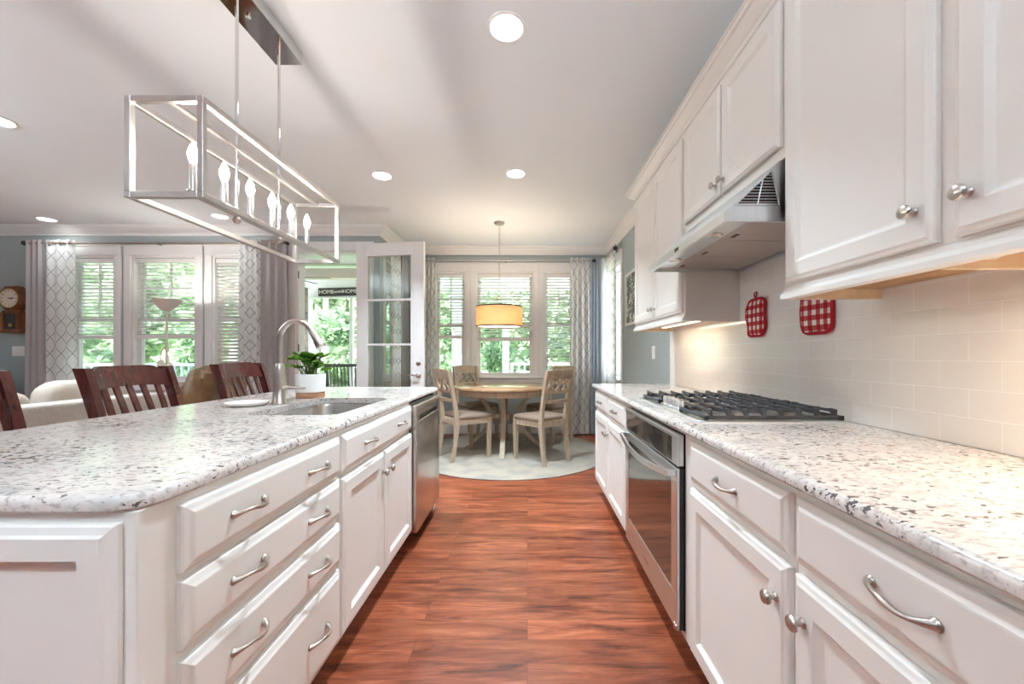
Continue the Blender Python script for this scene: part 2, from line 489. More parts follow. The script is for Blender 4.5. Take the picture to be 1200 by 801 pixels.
M = dict(
    cab=plain('cream_cabinet_paint', (0.80, 0.775, 0.74), 0.38, 0, 0.015, 3),
    ceil=plain('ceiling_paint', (0.81, 0.85, 0.88), 0.9, 0, 0.01, 2),
    trim=plain('white_trim_paint', (0.80, 0.785, 0.77), 0.4, 0, 0.01, 3),
    wall=plain('grey_blue_wall_paint', (0.38, 0.425, 0.43), 0.75, 0, 0.02, 2),
    white=plain('white_plastic', (0.84, 0.83, 0.80), 0.35, 0, 0.01),
    blind=plain('white_blind_slats', (0.82, 0.81, 0.79), 0.45, 0, 0.01),
    steel=plain('brushed_stainless', (0.66, 0.63, 0.60), 0.26, 1.0, 0.05, 3, stretch=(1, 1, 60)),
    steel_light=plain('pale_brushed_steel', (0.72, 0.75, 0.77), 0.32, 1.0, 0.04, 3, stretch=(60, 1, 1)),
    nickel=plain('brushed_nickel', (0.52, 0.47, 0.43), 0.28, 1.0, 0.05, 30),
    nickel_pale=plain('satin_nickel_frame', (0.60, 0.57, 0.55), 0.36, 1.0, 0.05, 20),
    chrome=plain('polished_chrome', (0.75, 0.74, 0.73), 0.07, 1.0, 0.02),
    iron=plain('black_cast_iron', (0.045, 0.045, 0.05), 0.45, 0, 0.3, 90, bump=0.2),
    black=plain('black_enamel', (0.012, 0.012, 0.014), 0.3, 0, 0.1),
    black_glass=plain('dark_oven_glass', (0.020, 0.017, 0.016), 0.04, 0, 0.1, coat=0.5, spec=0.9),
    filter=plain('hood_filter_mesh', (0.50, 0.44, 0.40), 0.42, 0.7, 0.06, 120),
    granite=granite(), floor=floor_planks(), tile=subway_tile(),
    cherry=wood('cherry_wood', (0.048, 0.008, 0.008), (0.100, 0.016, 0.013), 'Z', 9, 0.22, 0.4),
    tan=wood('washed_tan_wood', (0.36, 0.275, 0.19), (0.53, 0.43, 0.32), 'Z', 6, 0.5, 0.0),
    tabletop=wood('oak_tabletop', (0.33, 0.19, 0.095), (0.46, 0.29, 0.16), 'X', 5, 0.16, 0.5),
    seat=plain('taupe_seat_fabric', (0.25, 0.185, 0.14), 0.95, 0, 0.06, 60, bump=0.4, bscale=400),
    oak=wood('clock_oak', (0.10, 0.030, 0.008), (0.24, 0.085, 0.022), 'Z', 6, 0.3, 0.4),
    ply=wood('cabinet_underside_wood', (0.36, 0.19, 0.085), (0.50, 0.29, 0.14), 'Y', 4, 0.6, 0),
    ply_light=wood('pale_batten_wood', (0.66, 0.50, 0.33), (0.76, 0.62, 0.45), 'Y', 4, 0.6, 0),
    curtain=lattice_cloth('trellis_curtain_cloth', (0.80, 0.785, 0.77), (0.28, 0.26, 0.27)),
    lining=translucent('taupe_lining_cloth', (0.42, 0.385, 0.375), 0.15, 0.05, 40),
    lining_blue=translucent('blue_grey_lining_cloth', (0.40, 0.46, 0.52), 0.2, 0.05, 40),
    sheer=translucent('white_curtain_back', (0.85, 0.86, 0.86), 0.45, 0.02),
    glass=glass('window_glass'), door_glass=glass('door_glass', (0.93, 0.97, 0.96), 0.9),
    gingham=gingham(), red=plain('red_binding', (0.42, 0.006, 0.016), 0.85, 0, 0.1, 80),
    rug=rug_weave(), sofa=plain('cream_sofa_tweed', (0.43, 0.385, 0.34), 0.95, 0, 0.14, 60, bump=0.5, bscale=300, stretch=(3, 3, 0.6)),
    pillow=plain('cream_pillow_linen', (0.46, 0.39, 0.325), 0.95, 0, 0.05, 30, bump=0.3, bscale=300),
    leather=plain('brown_leather', (0.125, 0.058, 0.018), 0.45, 0, 0.5, 9, bump=0.3, bscale=40),
    pot=plain('white_ceramic', (0.83, 0.82, 0.80), 0.3, 0, 0.01), terracotta=wood('pot_stand_wood', (0.36, 0.17, 0.09), (0.46, 0.25, 0.14), 'X', 8, 0.5, 0),
    plant=foliage('plant_leaf', (0.03, 0.10, 0.008), (0.25, 0.46, 0.05)),
    soil=plain('potting_soil', (0.05, 0.035, 0.025), 0.95, 0, 0.3, 80),
    tree=foliage('tree_leaf', (0.19, 0.26, 0.17), (0.58, 0.68, 0.47)),
    tree_dark=foliage('shrub_leaf', (0.11, 0.20, 0.11), (0.42, 0.55, 0.33)),
    bark=plain('pale_bark', (0.36, 0.33, 0.31), 0.9, 0, 0.25, 12),
    grass=plain('lawn', (0.20, 0.34, 0.12), 0.95, 0, 0.25, 3),
    deck=plain('deck_boards', (0.52, 0.50, 0.47), 0.8, 0, 0.08, 2, stretch=(1, 12, 1)),
    ext=plain('white_exterior_paint', (0.82, 0.82, 0.81), 0.6, 0, 0.01),
    beadboard=plain('porch_ceiling_paint', (0.74, 0.78, 0.70), 0.6, 0, 0.02),
    beam=plain('porch_beam_paint', (0.72, 0.63, 0.55), 0.6, 0, 0.03),
    brick=masonry(), patio=plain('grey_patio_frame', (0.12, 0.115, 0.11), 0.6, 0, 0.1),
    rail_grey=plain('grey_railing_paint', (0.36, 0.42, 0.46), 0.6, 0, 0.05),
    fan=plain('fan_dark_green', (0.03, 0.07, 0.075), 0.4, 0, 0.1),
    sign=plain('sign_board_dark', (0.055, 0.045, 0.043), 0.8, 0, 0.2, 20), letter=plain('sign_letter_white', (0.80, 0.78, 0.74), 0.8),
    shade=translucent('amber_linen_shade', (0.66, 0.47, 0.29), 0.45, 0.06, 120),
    diffuser=emit('lit_diffuser', (1.0, 0.83, 0.58), 1.6),
    bulb=lit_glass('glowing_bulb', (1.0, 0.90, 0.76), 14.0),
    can_lens=emit('lit_downlight_lens', (1.0, 0.97, 0.93), 9.0),
    hood_lens=plain('hood_lamp_lens', (0.75, 0.70, 0.62), 0.3, 0, 0.02),
    dial=plain('clock_dial', (0.78, 0.70, 0.54), 0.5, 0, 0.03), ink=plain('clock_ink', (0.02, 0.015, 0.01), 0.6),
    brass=plain('brass', (0.60, 0.42, 0.17), 0.3, 1.0, 0.05),
    bronze=plain('dark_bronze', (0.06, 0.045, 0.04), 0.4, 0.8, 0.1),
    rod=plain('antique_rod', (0.33, 0.26, 0.19), 0.4, 0.6, 0.1),
    lamp_cream=plain('cream_lamp_metal', (0.78, 0.72, 0.62), 0.4, 0, 0.02),
    print=botanical_print(), paper=plain('white_picture_frame', (0.82, 0.81, 0.78), 0.5),
    cable=plain('white_cable', (0.80, 0.79, 0.77), 0.5),
    ledstrip=emit('undercabinet_lens', (1.0, 0.80, 0.52), 2.0),
)

# ------------------------------------------------------------------ geometry helpers
def frame(o, u, n, v=(0, 0, 1)):
    """local x = u (along), y = v (up), z = n (out of the surface)."""
    u, v, n = Vector(u), Vector(v), Vector(n)
    return Matrix(((u.x, v.x, n.x, o[0]), (u.y, v.y, n.y, o[1]), (u.z, v.z, n.z, o[2]), (0, 0, 0, 1)))

def world_loc(o):
    p = Vector((0, 0, 0))
    while o is not None:
        p = p + Vector(o.location)
        o = o.parent
    return p

class MB:
    def __init__(self, M_=None):
        self.v, self.f, self.uv = [], [], {}
        self.M = M_ or Matrix()
        self.smooth = []
    def add(self, verts, faces, smooth=False):
        b = len(self.v)
        self.v += [self.M @ Vector(p) for p in verts]
        for f in faces:
            self.f.append([i + b for i in f])
            self.smooth.append(smooth)
        return b
    def box(self, x0, x1, y0, y1, z0, z1, bev=0.0, seg=2):
        x0, x1 = min(x0, x1), max(x0, x1)
        y0, y1 = min(y0, y1), max(y0, y1)
        z0, z1 = min(z0, z1), max(z0, z1)
        vs_ = [(x0, y0, z0), (x1, y0, z0), (x1, y1, z0), (x0, y1, z0), (x0, y0, z1), (x1, y0, z1), (x1, y1, z1), (x0, y1, z1)]
        fs = [(0, 3, 2, 1), (4, 5, 6, 7), (0, 1, 5, 4), (1, 2, 6, 5), (2, 3, 7, 6), (3, 0, 4, 7)]
        if bev > 0:
            bev = min(bev, 0.49 * min(x1 - x0, y1 - y0, z1 - z0))
            bm = bmesh.new()
            bv = [bm.verts.new(p) for p in vs_]
            for f in fs:
                bm.faces.new([bv[i] for i in f])
            bmesh.ops.bevel(bm, geom=bm.edges[:], offset=bev, segments=seg, profile=0.5, affect='EDGES')
            bm.verts.index_update()
            self.add([v.co.copy() for v in bm.verts], [[v.index for v in f.verts] for f in bm.faces], seg > 2)
            bm.free()
        else:
            self.add(vs_, fs)
        return self
    def loft(self, rings, cap=True, smooth=False, closed=True):
        n = len(rings[0])
        vs_ = [p for r in rings for p in r]
        fs = []
        for k in range(len(rings) - 1):
            for i in range(n if closed else n - 1):
                j = (i + 1) % n
                fs.append((k * n + i, k * n + j, (k + 1) * n + j, (k + 1) * n + i))
        b = self.add(vs_, fs, smooth)
        if cap:
            self.f.append([b + i for i in reversed(range(n))]); self.smooth.append(False)
            self.f.append([b + (len(rings) - 1) * n + i for i in range(n)]); self.smooth.append(False)
        return self
    def tube(self, path, r, n=10, cap=True, flat=1.0):
        path = [Vector(p) for p in path]
        rs = r if isinstance(r, (list, tuple)) else [r] * len(path)
        rings, ref = [], None
        for i, p in enumerate(path):
            a = path[max(i - 1, 0)]
            c = path[min(i + 1, len(path) - 1)]
            t = (c - a).normalized()
            if ref is None:
                ref = Vector((0, 0, 1)) if abs(t.z) < 0.9 else Vector((1, 0, 0))
            x = t.cross(ref).normalized()
            y = x.cross(t).normalized()
            ref = y
            rings.append([p + x * math.cos(2 * PI * k / n) * rs[i] + y * math.sin(2 * PI * k / n) * rs[i] * flat for k in range(n)])
        return self.loft(rings, cap, True)
    def sweep(self, path, w, t, up=(0, 0, 1), level=False):
        """rectangular bar along path: w along `up` cross path, t along the other."""
        path = [Vector(p) for p in path]
        up = Vector(up)
        rings = []
        for i, p in enumerate(path):
            d = (path[min(i + 1, len(path) - 1)] - path[max(i - 1, 0)]).normalized()
            s = d.cross(up).normalized()
            q = s.cross(d).normalized()
            if level:
                q = up.normalized()
                s = q.cross(Vector((0, 0, 1)))
            ww = w[i] if isinstance(w, (list, tuple)) else w
            tt = t[i] if isinstance(t, (list, tuple)) else t
            rings.append([p + s * ww / 2 + q * tt / 2, p - s * ww / 2 + q * tt / 2, p - s * ww / 2 - q * tt / 2, p + s * ww / 2 - q * tt / 2])
        return self.loft(rings)
    def lathe(self, prof, c=(0, 0, 0), axis='Z', n=24, cap=True):
        rings = []
        for r, h in prof:
            ring = []
            for k in range(n):
                a = 2 * PI * k / n
                x, y = r * math.cos(a), r * math.sin(a)
                p = {'Z': (x, y, h), 'X': (h, x, y), 'Y': (y, h, x)}[axis]
                ring.append((p[0] + c[0], p[1] + c[1], p[2] + c[2]))
            rings.append(ring)
        return self.loft(rings, cap, True)
    def prism(self, poly, axis, a0, a1):
        def p3(p, a):
            return {'X': (a, p[0], p[1]), 'Y': (p[0], a, p[1]), 'Z': (p[0], p[1], a)}[axis]
        return self.loft([[p3(p, a0) for p in poly], [p3(p, a1) for p in poly]])
    def panel(self, x0, x1, y0, y1, rings):
        """rings = [(inset, height)], stacked outward; a profiled slab."""
        rr = []
        for s, h in rings:
            rr.append([(x0 + s, y0 + s, h), (x1 - s, y0 + s, h), (x1 - s, y1 - s, h), (x0 + s, y1 - s, h)])
        return self.loft(rr)
    def ball(self, c, rx, ry, rz, n=14, m=9):
        rings = []
        for j in range(1, m):
            a = PI * j / m
            rings.append([(c[0] + rx * math.sin(a) * math.cos(2 * PI * k / n), c[1] + ry * math.sin(a) * math.sin(2 * PI * k / n), c[2] - rz * math.cos(a)) for k in range(n)])
        return self.loft(rings, True, True)
    def build(self, name, mat, parent=None, origin=None, recalc=True):
        me = bpy.data.meshes.new(name)
        vs_ = self.v
        if parent is not None:
            off = world_loc(parent)
            loc = Vector((0, 0, 0))
        else:
            lo = Vector([min(p[i] for p in vs_) for i in range(3)])
            hi = Vector([max(p[i] for p in vs_) for i in range(3)])
            off = Vector(origin) if origin else Vector(((lo.x + hi.x) / 2, (lo.y + hi.y) / 2, lo.z))
            loc = off
        me.from_pydata([tuple(p - off) for p in vs_], [], self.f)
        if recalc:
            bm = bmesh.new()
            bm.from_mesh(me)
            bmesh.ops.recalc_face_normals(bm, faces=bm.faces[:])
            bm.to_mesh(me)
            bm.free()
        me.polygons.foreach_set('use_smooth', self.smooth)
        me.materials.append(M[mat] if isinstance(mat, str) else mat)
        if any(self.smooth):
            try:
                me.set_sharp_from_angle(angle=R(40))
            except Exception:
                pass
        o = bpy.data.objects.new(name, me)
        o.location = loc
        C.objects.link(o)
        if parent is not None:
            o.parent = parent
        return o

def tag(o, label, cat, group=None):
    o['label'] = label
    o['category'] = cat
    if group:
        o['group'] = group
    return o

def thing(name, loc, label, cat, group=None):
    o = bpy.data.objects.new(name, None)
    o.empty_display_size = 0.1
    o.location = loc
    C.objects.link(o)
    return tag(o, label, cat, group)

def struct(o):
    o['kind'] = 'structure'
    return o

def kids(o):
    return [c for c in C.objects if c.parent is o]

def dup(root, loc, rotz=0.0, label=None):
    r = root.copy(); C.objects.link(r)
    r.location = loc
    r.rotation_euler = (0, 0, rotz)
    if label:
        r['label'] = label
    for ch in kids(root):
        c = ch.copy(); C.objects.link(c); c.parent = r
        for g in kids(ch):
            d = g.copy(); C.objects.link(d); d.parent = c
    return r

def rrect(x0, x1, y0, y1, r, seg=8):
    pts = []
    for cx, cy_, a0 in ((x1 - r, y0 + r, -PI / 2), (x1 - r, y1 - r, 0), (x0 + r, y1 - r, PI / 2), (x0 + r, y0 + r, PI)):
        for k in range(seg + 1):
            a = a0 + PI / 2 * k / seg
            pts.append((cx + r * math.cos(a), cy_ + r * math.sin(a)))
    return pts

def flat_with_hole(mb, outer, inner, z):
    tris = geometry.tessellate_polygon([[Vector((x, y, 0)) for x, y in outer], [Vector((x, y, 0)) for x, y in inner]])
    mb.add([(x, y, z) for x, y in list(outer) + list(inner)], [tuple(t) for t in tris])

# ------------------------------------------------------------------ room shell
CEIL = 2.74
XR = 1.215            # kitchen right wall
YB = 5.85             # breakfast nook back wall
YL = 4.90             # living room window wall
XN = -1.82            # nook left wall
XL = -7.6             # living room far left wall
YF = -3.2             # wall behind the camera

def wall(name, fr, length, holes=(), h=CEIL, t=0.14):
    mb = MB(fr)
    us = sorted({0, length} | {v for a in holes for v in a[:2]})
    for a, b in zip(us, us[1:]):
        hs = [q for q in holes if q[0] <= a + 1e-6 and q[1] >= b - 1e-6]
        z = 0.0
        for q in sorted(hs, key=lambda q: q[2]):
            if q[2] > z:
                mb.box(a, b, z, q[2], -t, 0)
            z = q[3]
        if z < h:
            mb.box(a, b, z, h, -t, 0)
    return struct(mb.build(name, 'wall'))

struct(MB().box(XL - 0.1, XR + 0.14, YF - 0.1, YB + 0.14, -0.08, 0).build('floor', 'floor'))
struct(MB().box(XL - 0.14, XR + 0.14, YF - 0.14, YB + 0.14, CEIL, CEIL + 0.12).build('ceiling', 'ceil'))

FB = frame((-2.0, YB, 0), (1, 0, 0), (0, -1, 0))          # u = X + 2
FL = frame((XL, YL, 0), (1, 0, 0), (0, -1, 0))            # u = X - XL
FR = frame((XR, YB, 0), (0, -1, 0), (-1, 0, 0))           # u = YB - Y
FN = frame((XN, YL, 0), (0, 1, 0), (1, 0, 0))             # u = Y - YL
ZS, ZH = 0.84, 2.38                                       # window sill and head
back_w = [(-1.375, -0.905), (-0.765, 0.10), (0.235, 0.70)]
live_w = [(-5.66, -5.075), (-4.875, -4.075), (-3.88, -3.30)]
wall('wall_back', FB, XR + 2.0, [(a + 2, b + 2, ZS, ZH) for a, b in back_w])
wall('wall_living', FL, XN - XL, [(a - XL, b - XL, ZS, ZH) for a, b in live_w] + [(-2.845 - XL, -1.98 - XL, 0.0, 2.44)])
wall('wall_right', FR, YB - YF, [(0.12, 0.72, ZS, ZH)])
wall('wall_nook', frame((XN, YL + 0.14, 0), (0, 1, 0), (1, 0, 0)), YB - YL - 0.14, [(0.04, 0.64, ZS, ZH)], t=0.12)
wall('wall_left', frame((XL, YF, 0), (0, 1, 0), (1, 0, 0)), YL - YF)
wall('wall_rear', frame((XR, YF, 0), (-1, 0, 0), (0, 1, 0)), XR - XL)

CROWN = [(0, -0.115), (0.012, -0.115), (0.018, -0.095), (0.03, -0.085), (0.07, -0.035), (0.082, -0.03), (0.088, -0.012), (0.10, -0.008), (0.10, 0.0), (0, 0.0)]
def crown(name, fr, u0, u1, m0=0, m1=0, prof=CROWN, z=CEIL - 0.001, mat='trim', parent=None):
    mb = MB(fr)
    mb.loft([[(u0 + m0 * n, z + d, n) for n, d in prof], [(u1 + m1 * n, z + d, n) for n, d in prof]])
    o = mb.build(name, mat, parent)
    return struct(o) if parent is None else o
crown('trim_1', FB, XN + 2.0, XR + 2.0, 1, -1)
crown('trim_2', FR, 0, YB - YF, 1, 0)
crown('trim_3', FL, 0, XN - XL, 1, 1)
crown('trim_4', FN, 0, YB - YL, -1, -1)

BASE = [(0, 0), (0.016, 0), (0.016, 0.115), (0.010, 0.130), (0.006, 0.14), (0, 0.14)]
def base(name, fr, u0, u1):
    mb = MB(fr)
    mb.loft([[(u0, z, n) for n, z in BASE], [(u1, z, n) for n, z in BASE]])
    return struct(mb.build(name, 'trim'))
base('baseboard_back', FB, XN + 2.0, XR + 2.0)
base('baseboard_right', FR, 0.0, YB - 3.40)
base('baseboard_living', FL, 0, -2.95 - XL)
base('baseboard_nook', FN, 0, YB - YL)

# ------------------------------------------------------------------ windows
win_no = [0]
def window(fr, u0, u1, casing=(0.09, 0.09), head=0.13, muntins=True):
    """double-hung sash window with casing, stool and apron; fr at floor on the inner face."""
    win_no[0] += 1
    t = 0.14
    mb = MB(fr)
    cl, cr_ = casing
    mb.box(u0 - cl, u0, ZS - 0.001, ZH, 0, 0.02, 0.004)
    mb.box(u1, u1 + cr_, ZS - 0.001, ZH, 0, 0.02, 0.004)
    mb.box(u0 - cl, u1 + cr_, ZH, ZH + head, 0, 0.022, 0.004)
    mb.box(u0 - cl - 0.01, u1 + cr_ + 0.01, ZH + head - 0.018, ZH + head, 0, 0.034, 0.004)
    root = struct(mb.build('window_%d' % win_no[0], 'trim'))
    mb = MB(fr)
    mb.box(u0 - cl - 0.012, u1 + cr_ + 0.012, ZS - 0.026, ZS - 0.001, -0.02, 0.05, 0.006)
    mb.box(u0 - cl, u1 + cr_, ZS - 0.115, ZS - 0.026, 0, 0.018, 0.004)
    mb.build('sill', 'trim', root)
    mb = MB(fr)
    j = 0.028
    mb.box(u0, u0 + j, ZS, ZH, -t, 0)
    mb.box(u1 - j, u1, ZS, ZH, -t, 0)
    mb.box(u0 + j, u1 - j, ZH - j, ZH, -t, 0)
    mb.box(u0 + j, u1 - j, ZS, ZS + 0.012, -t, 0)
    mb.build('jamb', 'trim', root)
    zm = 1.595
    a, b = u0 + j, u1 - j
    for nm, z0, z1, n0 in (('upper_sash', zm - 0.02, ZH - j, -0.115), ('lower_sash', ZS + 0.012, zm + 0.02, -0.085)):
        mb = MB(fr)
        s = 0.042
        mb.box(a, a + s, z0, z1, n0, n0 + 0.03)
        mb.box(b - s, b, z0, z1, n0, n0 + 0.03)
        mb.box(a + s, b - s, z0, z0 + s, n0, n0 + 0.03)
        mb.box(a + s, b - s, z1 - s, z1, n0, n0 + 0.03)
        if nm == 'upper_sash' and muntins:
            c = (a + b) / 2
            mb.box(c - 0.009, c + 0.009, z0 + s, z1 - s, n0 + 0.004, n0 + 0.026)
            zc = (z0 + z1) / 2 + 0.03
            mb.box(a + s, c - 0.009, zc - 0.009, zc + 0.009, n0 + 0.004, n0 + 0.026)
            mb.box(c + 0.009, b - s, zc - 0.009, zc + 0.009, n0 + 0.004, n0 + 0.026)
        so = mb.build(nm, 'trim', root)
        g = MB(fr).box(a + s - 0.005, b - s + 0.005, z0 + s - 0.005, z1 - s + 0.005, n0 + 0.012, n0 + 0.017)
        g.build('glass_pane', 'glass', so)
    return root

def blind(fr, u0, u1, zb, label, tilt=14, pitch=0.043):
    """horizontal slat blind hung inside the window opening."""
    u0, u1 = u0 + 0.034, u1 - 0.034
    zt = ZH - 0.032
    c = fr @ Vector(((u0 + u1) / 2, zt, -0.035))
    root = thing('window_blind', c, label, 'blind', 'horizontal slat blinds in the windows')
    MB(fr).box(u0, u1, zt - 0.05, zt, -0.062, -0.012, 0.003).build('headrail', 'blind', root)
    mb = MB(fr)
    z = zt - 0.075
    ca, sa = math.cos(R(tilt)), math.sin(R(tilt))
    hw = 0.022
    while z > zb + 0.03:
        nz = -0.037
        pts = []
        for dx, dy in ((-hw, 0.0012), (hw, 0.0012), (hw, -0.0012), (-hw, -0.0012)):
            pts.append((nz + dx * ca - dy * sa, z + dx * sa + dy * ca))
        mb.loft([[(u0 + 0.004, p[1], p[0]) for p in pts], [(u1 - 0.004, p[1], p[0]) for p in pts]])
        z -= pitch
    mb.build('slats', 'blind', root)
    if zb > ZS + 0.1:      # raised blinds carry their spare slats stacked on the bottom rail
        MB(fr).box(u0, u1, zb, zb + 0.045, -0.060, -0.014, 0.004).build('bottom_rail', 'blind', root)
    else:
        MB(fr).box(u0, u1, zb, zb + 0.022, -0.060, -0.014, 0.004).build('bottom_rail', 'blind', root)
    for uu in (u0 + 0.07, u1 - 0.07):
        MB(fr).tube([(uu, zt - 0.05, -0.0125), (uu, zb + 0.02, -0.0125)], 0.0012, 5).build('cord', 'cable', root)
    return root

WL = [(a - XL, b - XL) for a, b in live_w]
window(FL, *WL[0], (0.085, 0.082)); window(FL, *WL[1], (0.085, 0.082)); window(FL, *WL[2], (0.085, 0.085))
WB = [(a + 2, b + 2) for a, b in back_w]
window(FB, *WB[0], (0.085, 0.069)); window(FB, *WB[1], (0.069, 0.066)); window(FB, *WB[2], (0.067, 0.085))
window(FR, 0.12, 0.72, (0.085, 0.085)); window(FN, 0.18, 0.78, (0.085, 0.085))
blind(FL, *WL[0], 1.355, 'half-raised white slat blind in the window nearest the octagonal wall clock')
blind(FL, *WL[1], 1.36, 'half-raised white slat blind behind the cream floor lamp', 10)
blind(FL, *WL[2], ZS + 0.015, 'fully lowered white slat blind beside the pair of curtains left of the faucet', 38)
blind(FB, *WB[0], 1.40, 'half-raised white slat blind in the narrow window left of the drum pendant', 6)
blind(FB, *WB[1], 1.36, 'half-raised white slat blind in the wide window behind the drum pendant', 10)
blind(FB, *WB[2], ZS + 0.015, 'fully lowered white slat blind right of the drum pendant', 18)

# ------------------------------------------------------------------ doorway casing and the open glazed door
mb = MB(FL)
d0, d1 = -2.845 - XL, -1.98 - XL
mb.box(d0 - 0.09, d0, 0, 2.44, 0, 0.022, 0.004)
mb.box(d1, d1 + 0.09, 0, 2.44, 0, 0.022, 0.004)
mb.box(d0 - 0.09, d1 + 0.09, 2.44, 2.55, 0, 0.024, 0.004)
mb.box(d0, d0 + 0.025, 0, 2.44, -0.14, 0)
mb.box(d1 - 0.025, d1, 0, 2.44, -0.14, 0)
mb.box(d0 + 0.025, d1 - 0.025, 2.415, 2.44, -0.14, 0)
casing = struct(mb.build('trim_5', 'trim'))
for z in (0.3, 1.2, 2.1):
    MB(FL).tube([(d0 + 0.031, z, 0.008), (d0 + 0.031, z + 0.09, 0.008)], 0.006, 8).build('hinge', 'bronze', casing)

P0, P1 = Vector((-1.955, 4.60, 0)), Vector((-1.150, 4.485, 0))
du = (P1 - P0).normalized()
FD = frame(P0, du, Vector((0, 0, 1)).cross(du) * -1)
dw = (P1 - P0).length
mb = MB(FD)
st, T = 0.125, 0.044
mb.box(0, st, 0.015, 2.43, 0, T, 0.003); mb.box(dw - st - 0.01, dw, 0.015, 2.43, 0, T, 0.003)
mb.box(st, dw - st - 0.01, 2.30, 2.43, 0.001, T - 0.001); mb.box(st, dw - st - 0.01, 0.015, 0.27, 0.001, T - 0.001)
door = struct(mb.build('door_1', 'trim'))
g0, g1 = st, dw - st - 0.01
mb = MB(FD)
for a, b in ((g0, g0 + 0.018), (g1 - 0.018, g1)):
    mb.box(a, b, 0.27, 2.30, 0.004, T + 0.004)
mb.box(g0, g1, 2.282, 2.30, 0.004, T + 0.004); mb.box(g0, g1, 0.27, 0.288, 0.004, T + 0.004)
mb.build('glazing_bead', 'trim', door)
for z in (1.783, 1.276, 0.770):
    MB(FD).box(g0 + 0.018, g1 - 0.018, z - 0.012, z + 0.012, 0.004, T - 0.002, 0.003).build('muntin', 'trim', door)
MB(FD).box(g0 + 0.004, g1 - 0.004, 0.275, 2.295, 0.018, 0.024).build('glass_pane', 'door_glass', door)
mb = MB(FD)
ux = dw - 0.062
mb.lathe([(0.027, T), (0.028, T + 0.006), (0.020, T + 0.012), (0.0, T + 0.014)], (ux, 1.065, 0), 'Z', 20)
mb.build('deadbolt', 'nickel', door)
mb = MB(FD)
mb.lathe([(0.030, T), (0.031, T + 0.006), (0.022, T + 0.013), (0.012, T + 0.018), (0.012, T + 0.045), (0.0, T + 0.05)], (ux, 0.93, 0), 'Z', 20)
mb.tube([(ux, 0.93, T + 0.04), (ux - 0.03, 0.932, T + 0.045), (ux - 0.07, 0.937, T + 0.042), (ux - 0.105, 0.931, T + 0.038)], [0.010, 0.009, 0.008, 0.007], 10)
mb.build('lever_handle', 'nickel', door)

# ------------------------------------------------------------------ cabinet parts
def knob(fr, u, v, n, parent):
    mb = MB(fr)
    mb.lathe([(0.010, n), (0.0105, n + 0.002), (0.006, n + 0.006), (0.0055, n + 0.012), (0.008, n + 0.016), (0.0155, n + 0.020), (0.0165, n + 0.024), (0.014, n + 0.029), (0.007, n + 0.0315), (0.0, n + 0.032)], (u, v, 0), 'Z', 20)
    return mb.build('knob', 'nickel', parent)

def pull(fr, u, v, n, parent, L=0.108):
    mb = MB(fr)
    pts, rs = [], []
    for k in range(17):
        t = k / 16
        x = (t - 0.5) * L
        e = abs(2 * t - 1)
        h = 0.026 * (1 - e ** 3.0) + 0.002
        pts.append((u + x, v + 0.004 * math.sin(t * 2 * PI), n + h))
        rs.append(0.0042 + 0.0022 * math.exp(-((t - 0.5) / 0.13) ** 2) + 0.0045 * max(0, e - 0.72) / 0.28)
    mb.tube(pts, rs, 10)
    for s in (-1, 1):
        mb.lathe([(0.0095, n), (0.010, n + 0.003), (0.0075, n + 0.007), (0.006, n + 0.009)], (u + s * L * 0.485, v, 0), 'Z', 14)
    return mb.build('pull', 'nickel', parent)

SHAKER = [(0, 0), (0, 0.012), (0.003, 0.0155), (0.010, 0.0175), (0.016, 0.021), (0.060, 0.021), (0.066, 0.016), (0.072, 0.0105), (0.078, 0.0095)]
SLAB = [(0, 0), (0, 0.010), (0.003, 0.013), (0.013, 0.0165), (0.020, 0.0205), (0.024, 0.021)]

def cab_door(fr, u0, u1, v0, v1, parent, knob_at=None, n=0.001):
    o = MB(fr).panel(u0, u1, v0, v1, [(s, h + n) for s, h in SHAKER]).build('door', 'cab', parent)
    if knob_at:
        knob(fr, knob_at[0], knob_at[1], 0.021 + n, o)
    return o

def cab_drawer(fr, u0, u1, v0, v1, parent, pulls=(), n=0.001, name='drawer'):
    o = MB(fr).panel(u0, u1, v0, v1, [(s, h + n) for s, h in SLAB]).build(name, 'cab', parent)
    for u in pulls:
        pull(fr, u, (v0 + v1) / 2 + 0.0, 0.021 + n, o)
    return o

def add_light(name, kind, loc, energy, color, parent=None, **kw):
    l = bpy.data.lights.new(name, kind)
    l.energy = energy
    l.color = color
    for k, v in kw.items():
        setattr(l, k, v)
    o = bpy.data.objects.new(name, l)
    C.objects.link(o)
    if parent is not None:
        o.parent = parent
        o.location = Vector(loc) - world_loc(parent)
    else:
        o.location = loc
    return o

CT = 0.914            # countertop height
CB = 0.884            # underside of stone
TOE = 0.105
XI = -0.697           # island cabinet face
XC = 0.589            # range-side cabinet face
XU = 0.90             # wall cabinet face

def base_body(fr, w, depth, parent, hollow=False):
    mb = MB(fr)
    if hollow:
        t = 0.019
        mb.box(0, t, TOE, CB, -depth, 0); mb.box(w - t, w, TOE, CB, -depth, 0)
        mb.box(t, w - t, TOE, TOE + t, -depth, 0); mb.box(t, w - t, TOE, CB, -depth, -depth + 0.01)
        mb.box(t, w - t, CB - 0.025, CB, -0.02, 0); mb.box(t, w - t, 0.69, 0.725, -0.02, 0)
        mb.box(w / 2 - 0.02, w / 2 + 0.02, TOE + t, 0.69, -0.02, 0)
        mb.box(t, 0.03, TOE + t, CB - 0.025, -0.02, 0); mb.box(w - 0.03, w - t, TOE + t, CB - 0.025, -0.02, 0)
    else:
        mb.box(0, w, TOE, CB, -depth, 0, 0.0015, 1)
    mb.build('body', 'cab', parent)
    MB(fr).box(0.0, w, 0.0, TOE, -depth, -0.07).build('toe_kick', 'cab', parent)

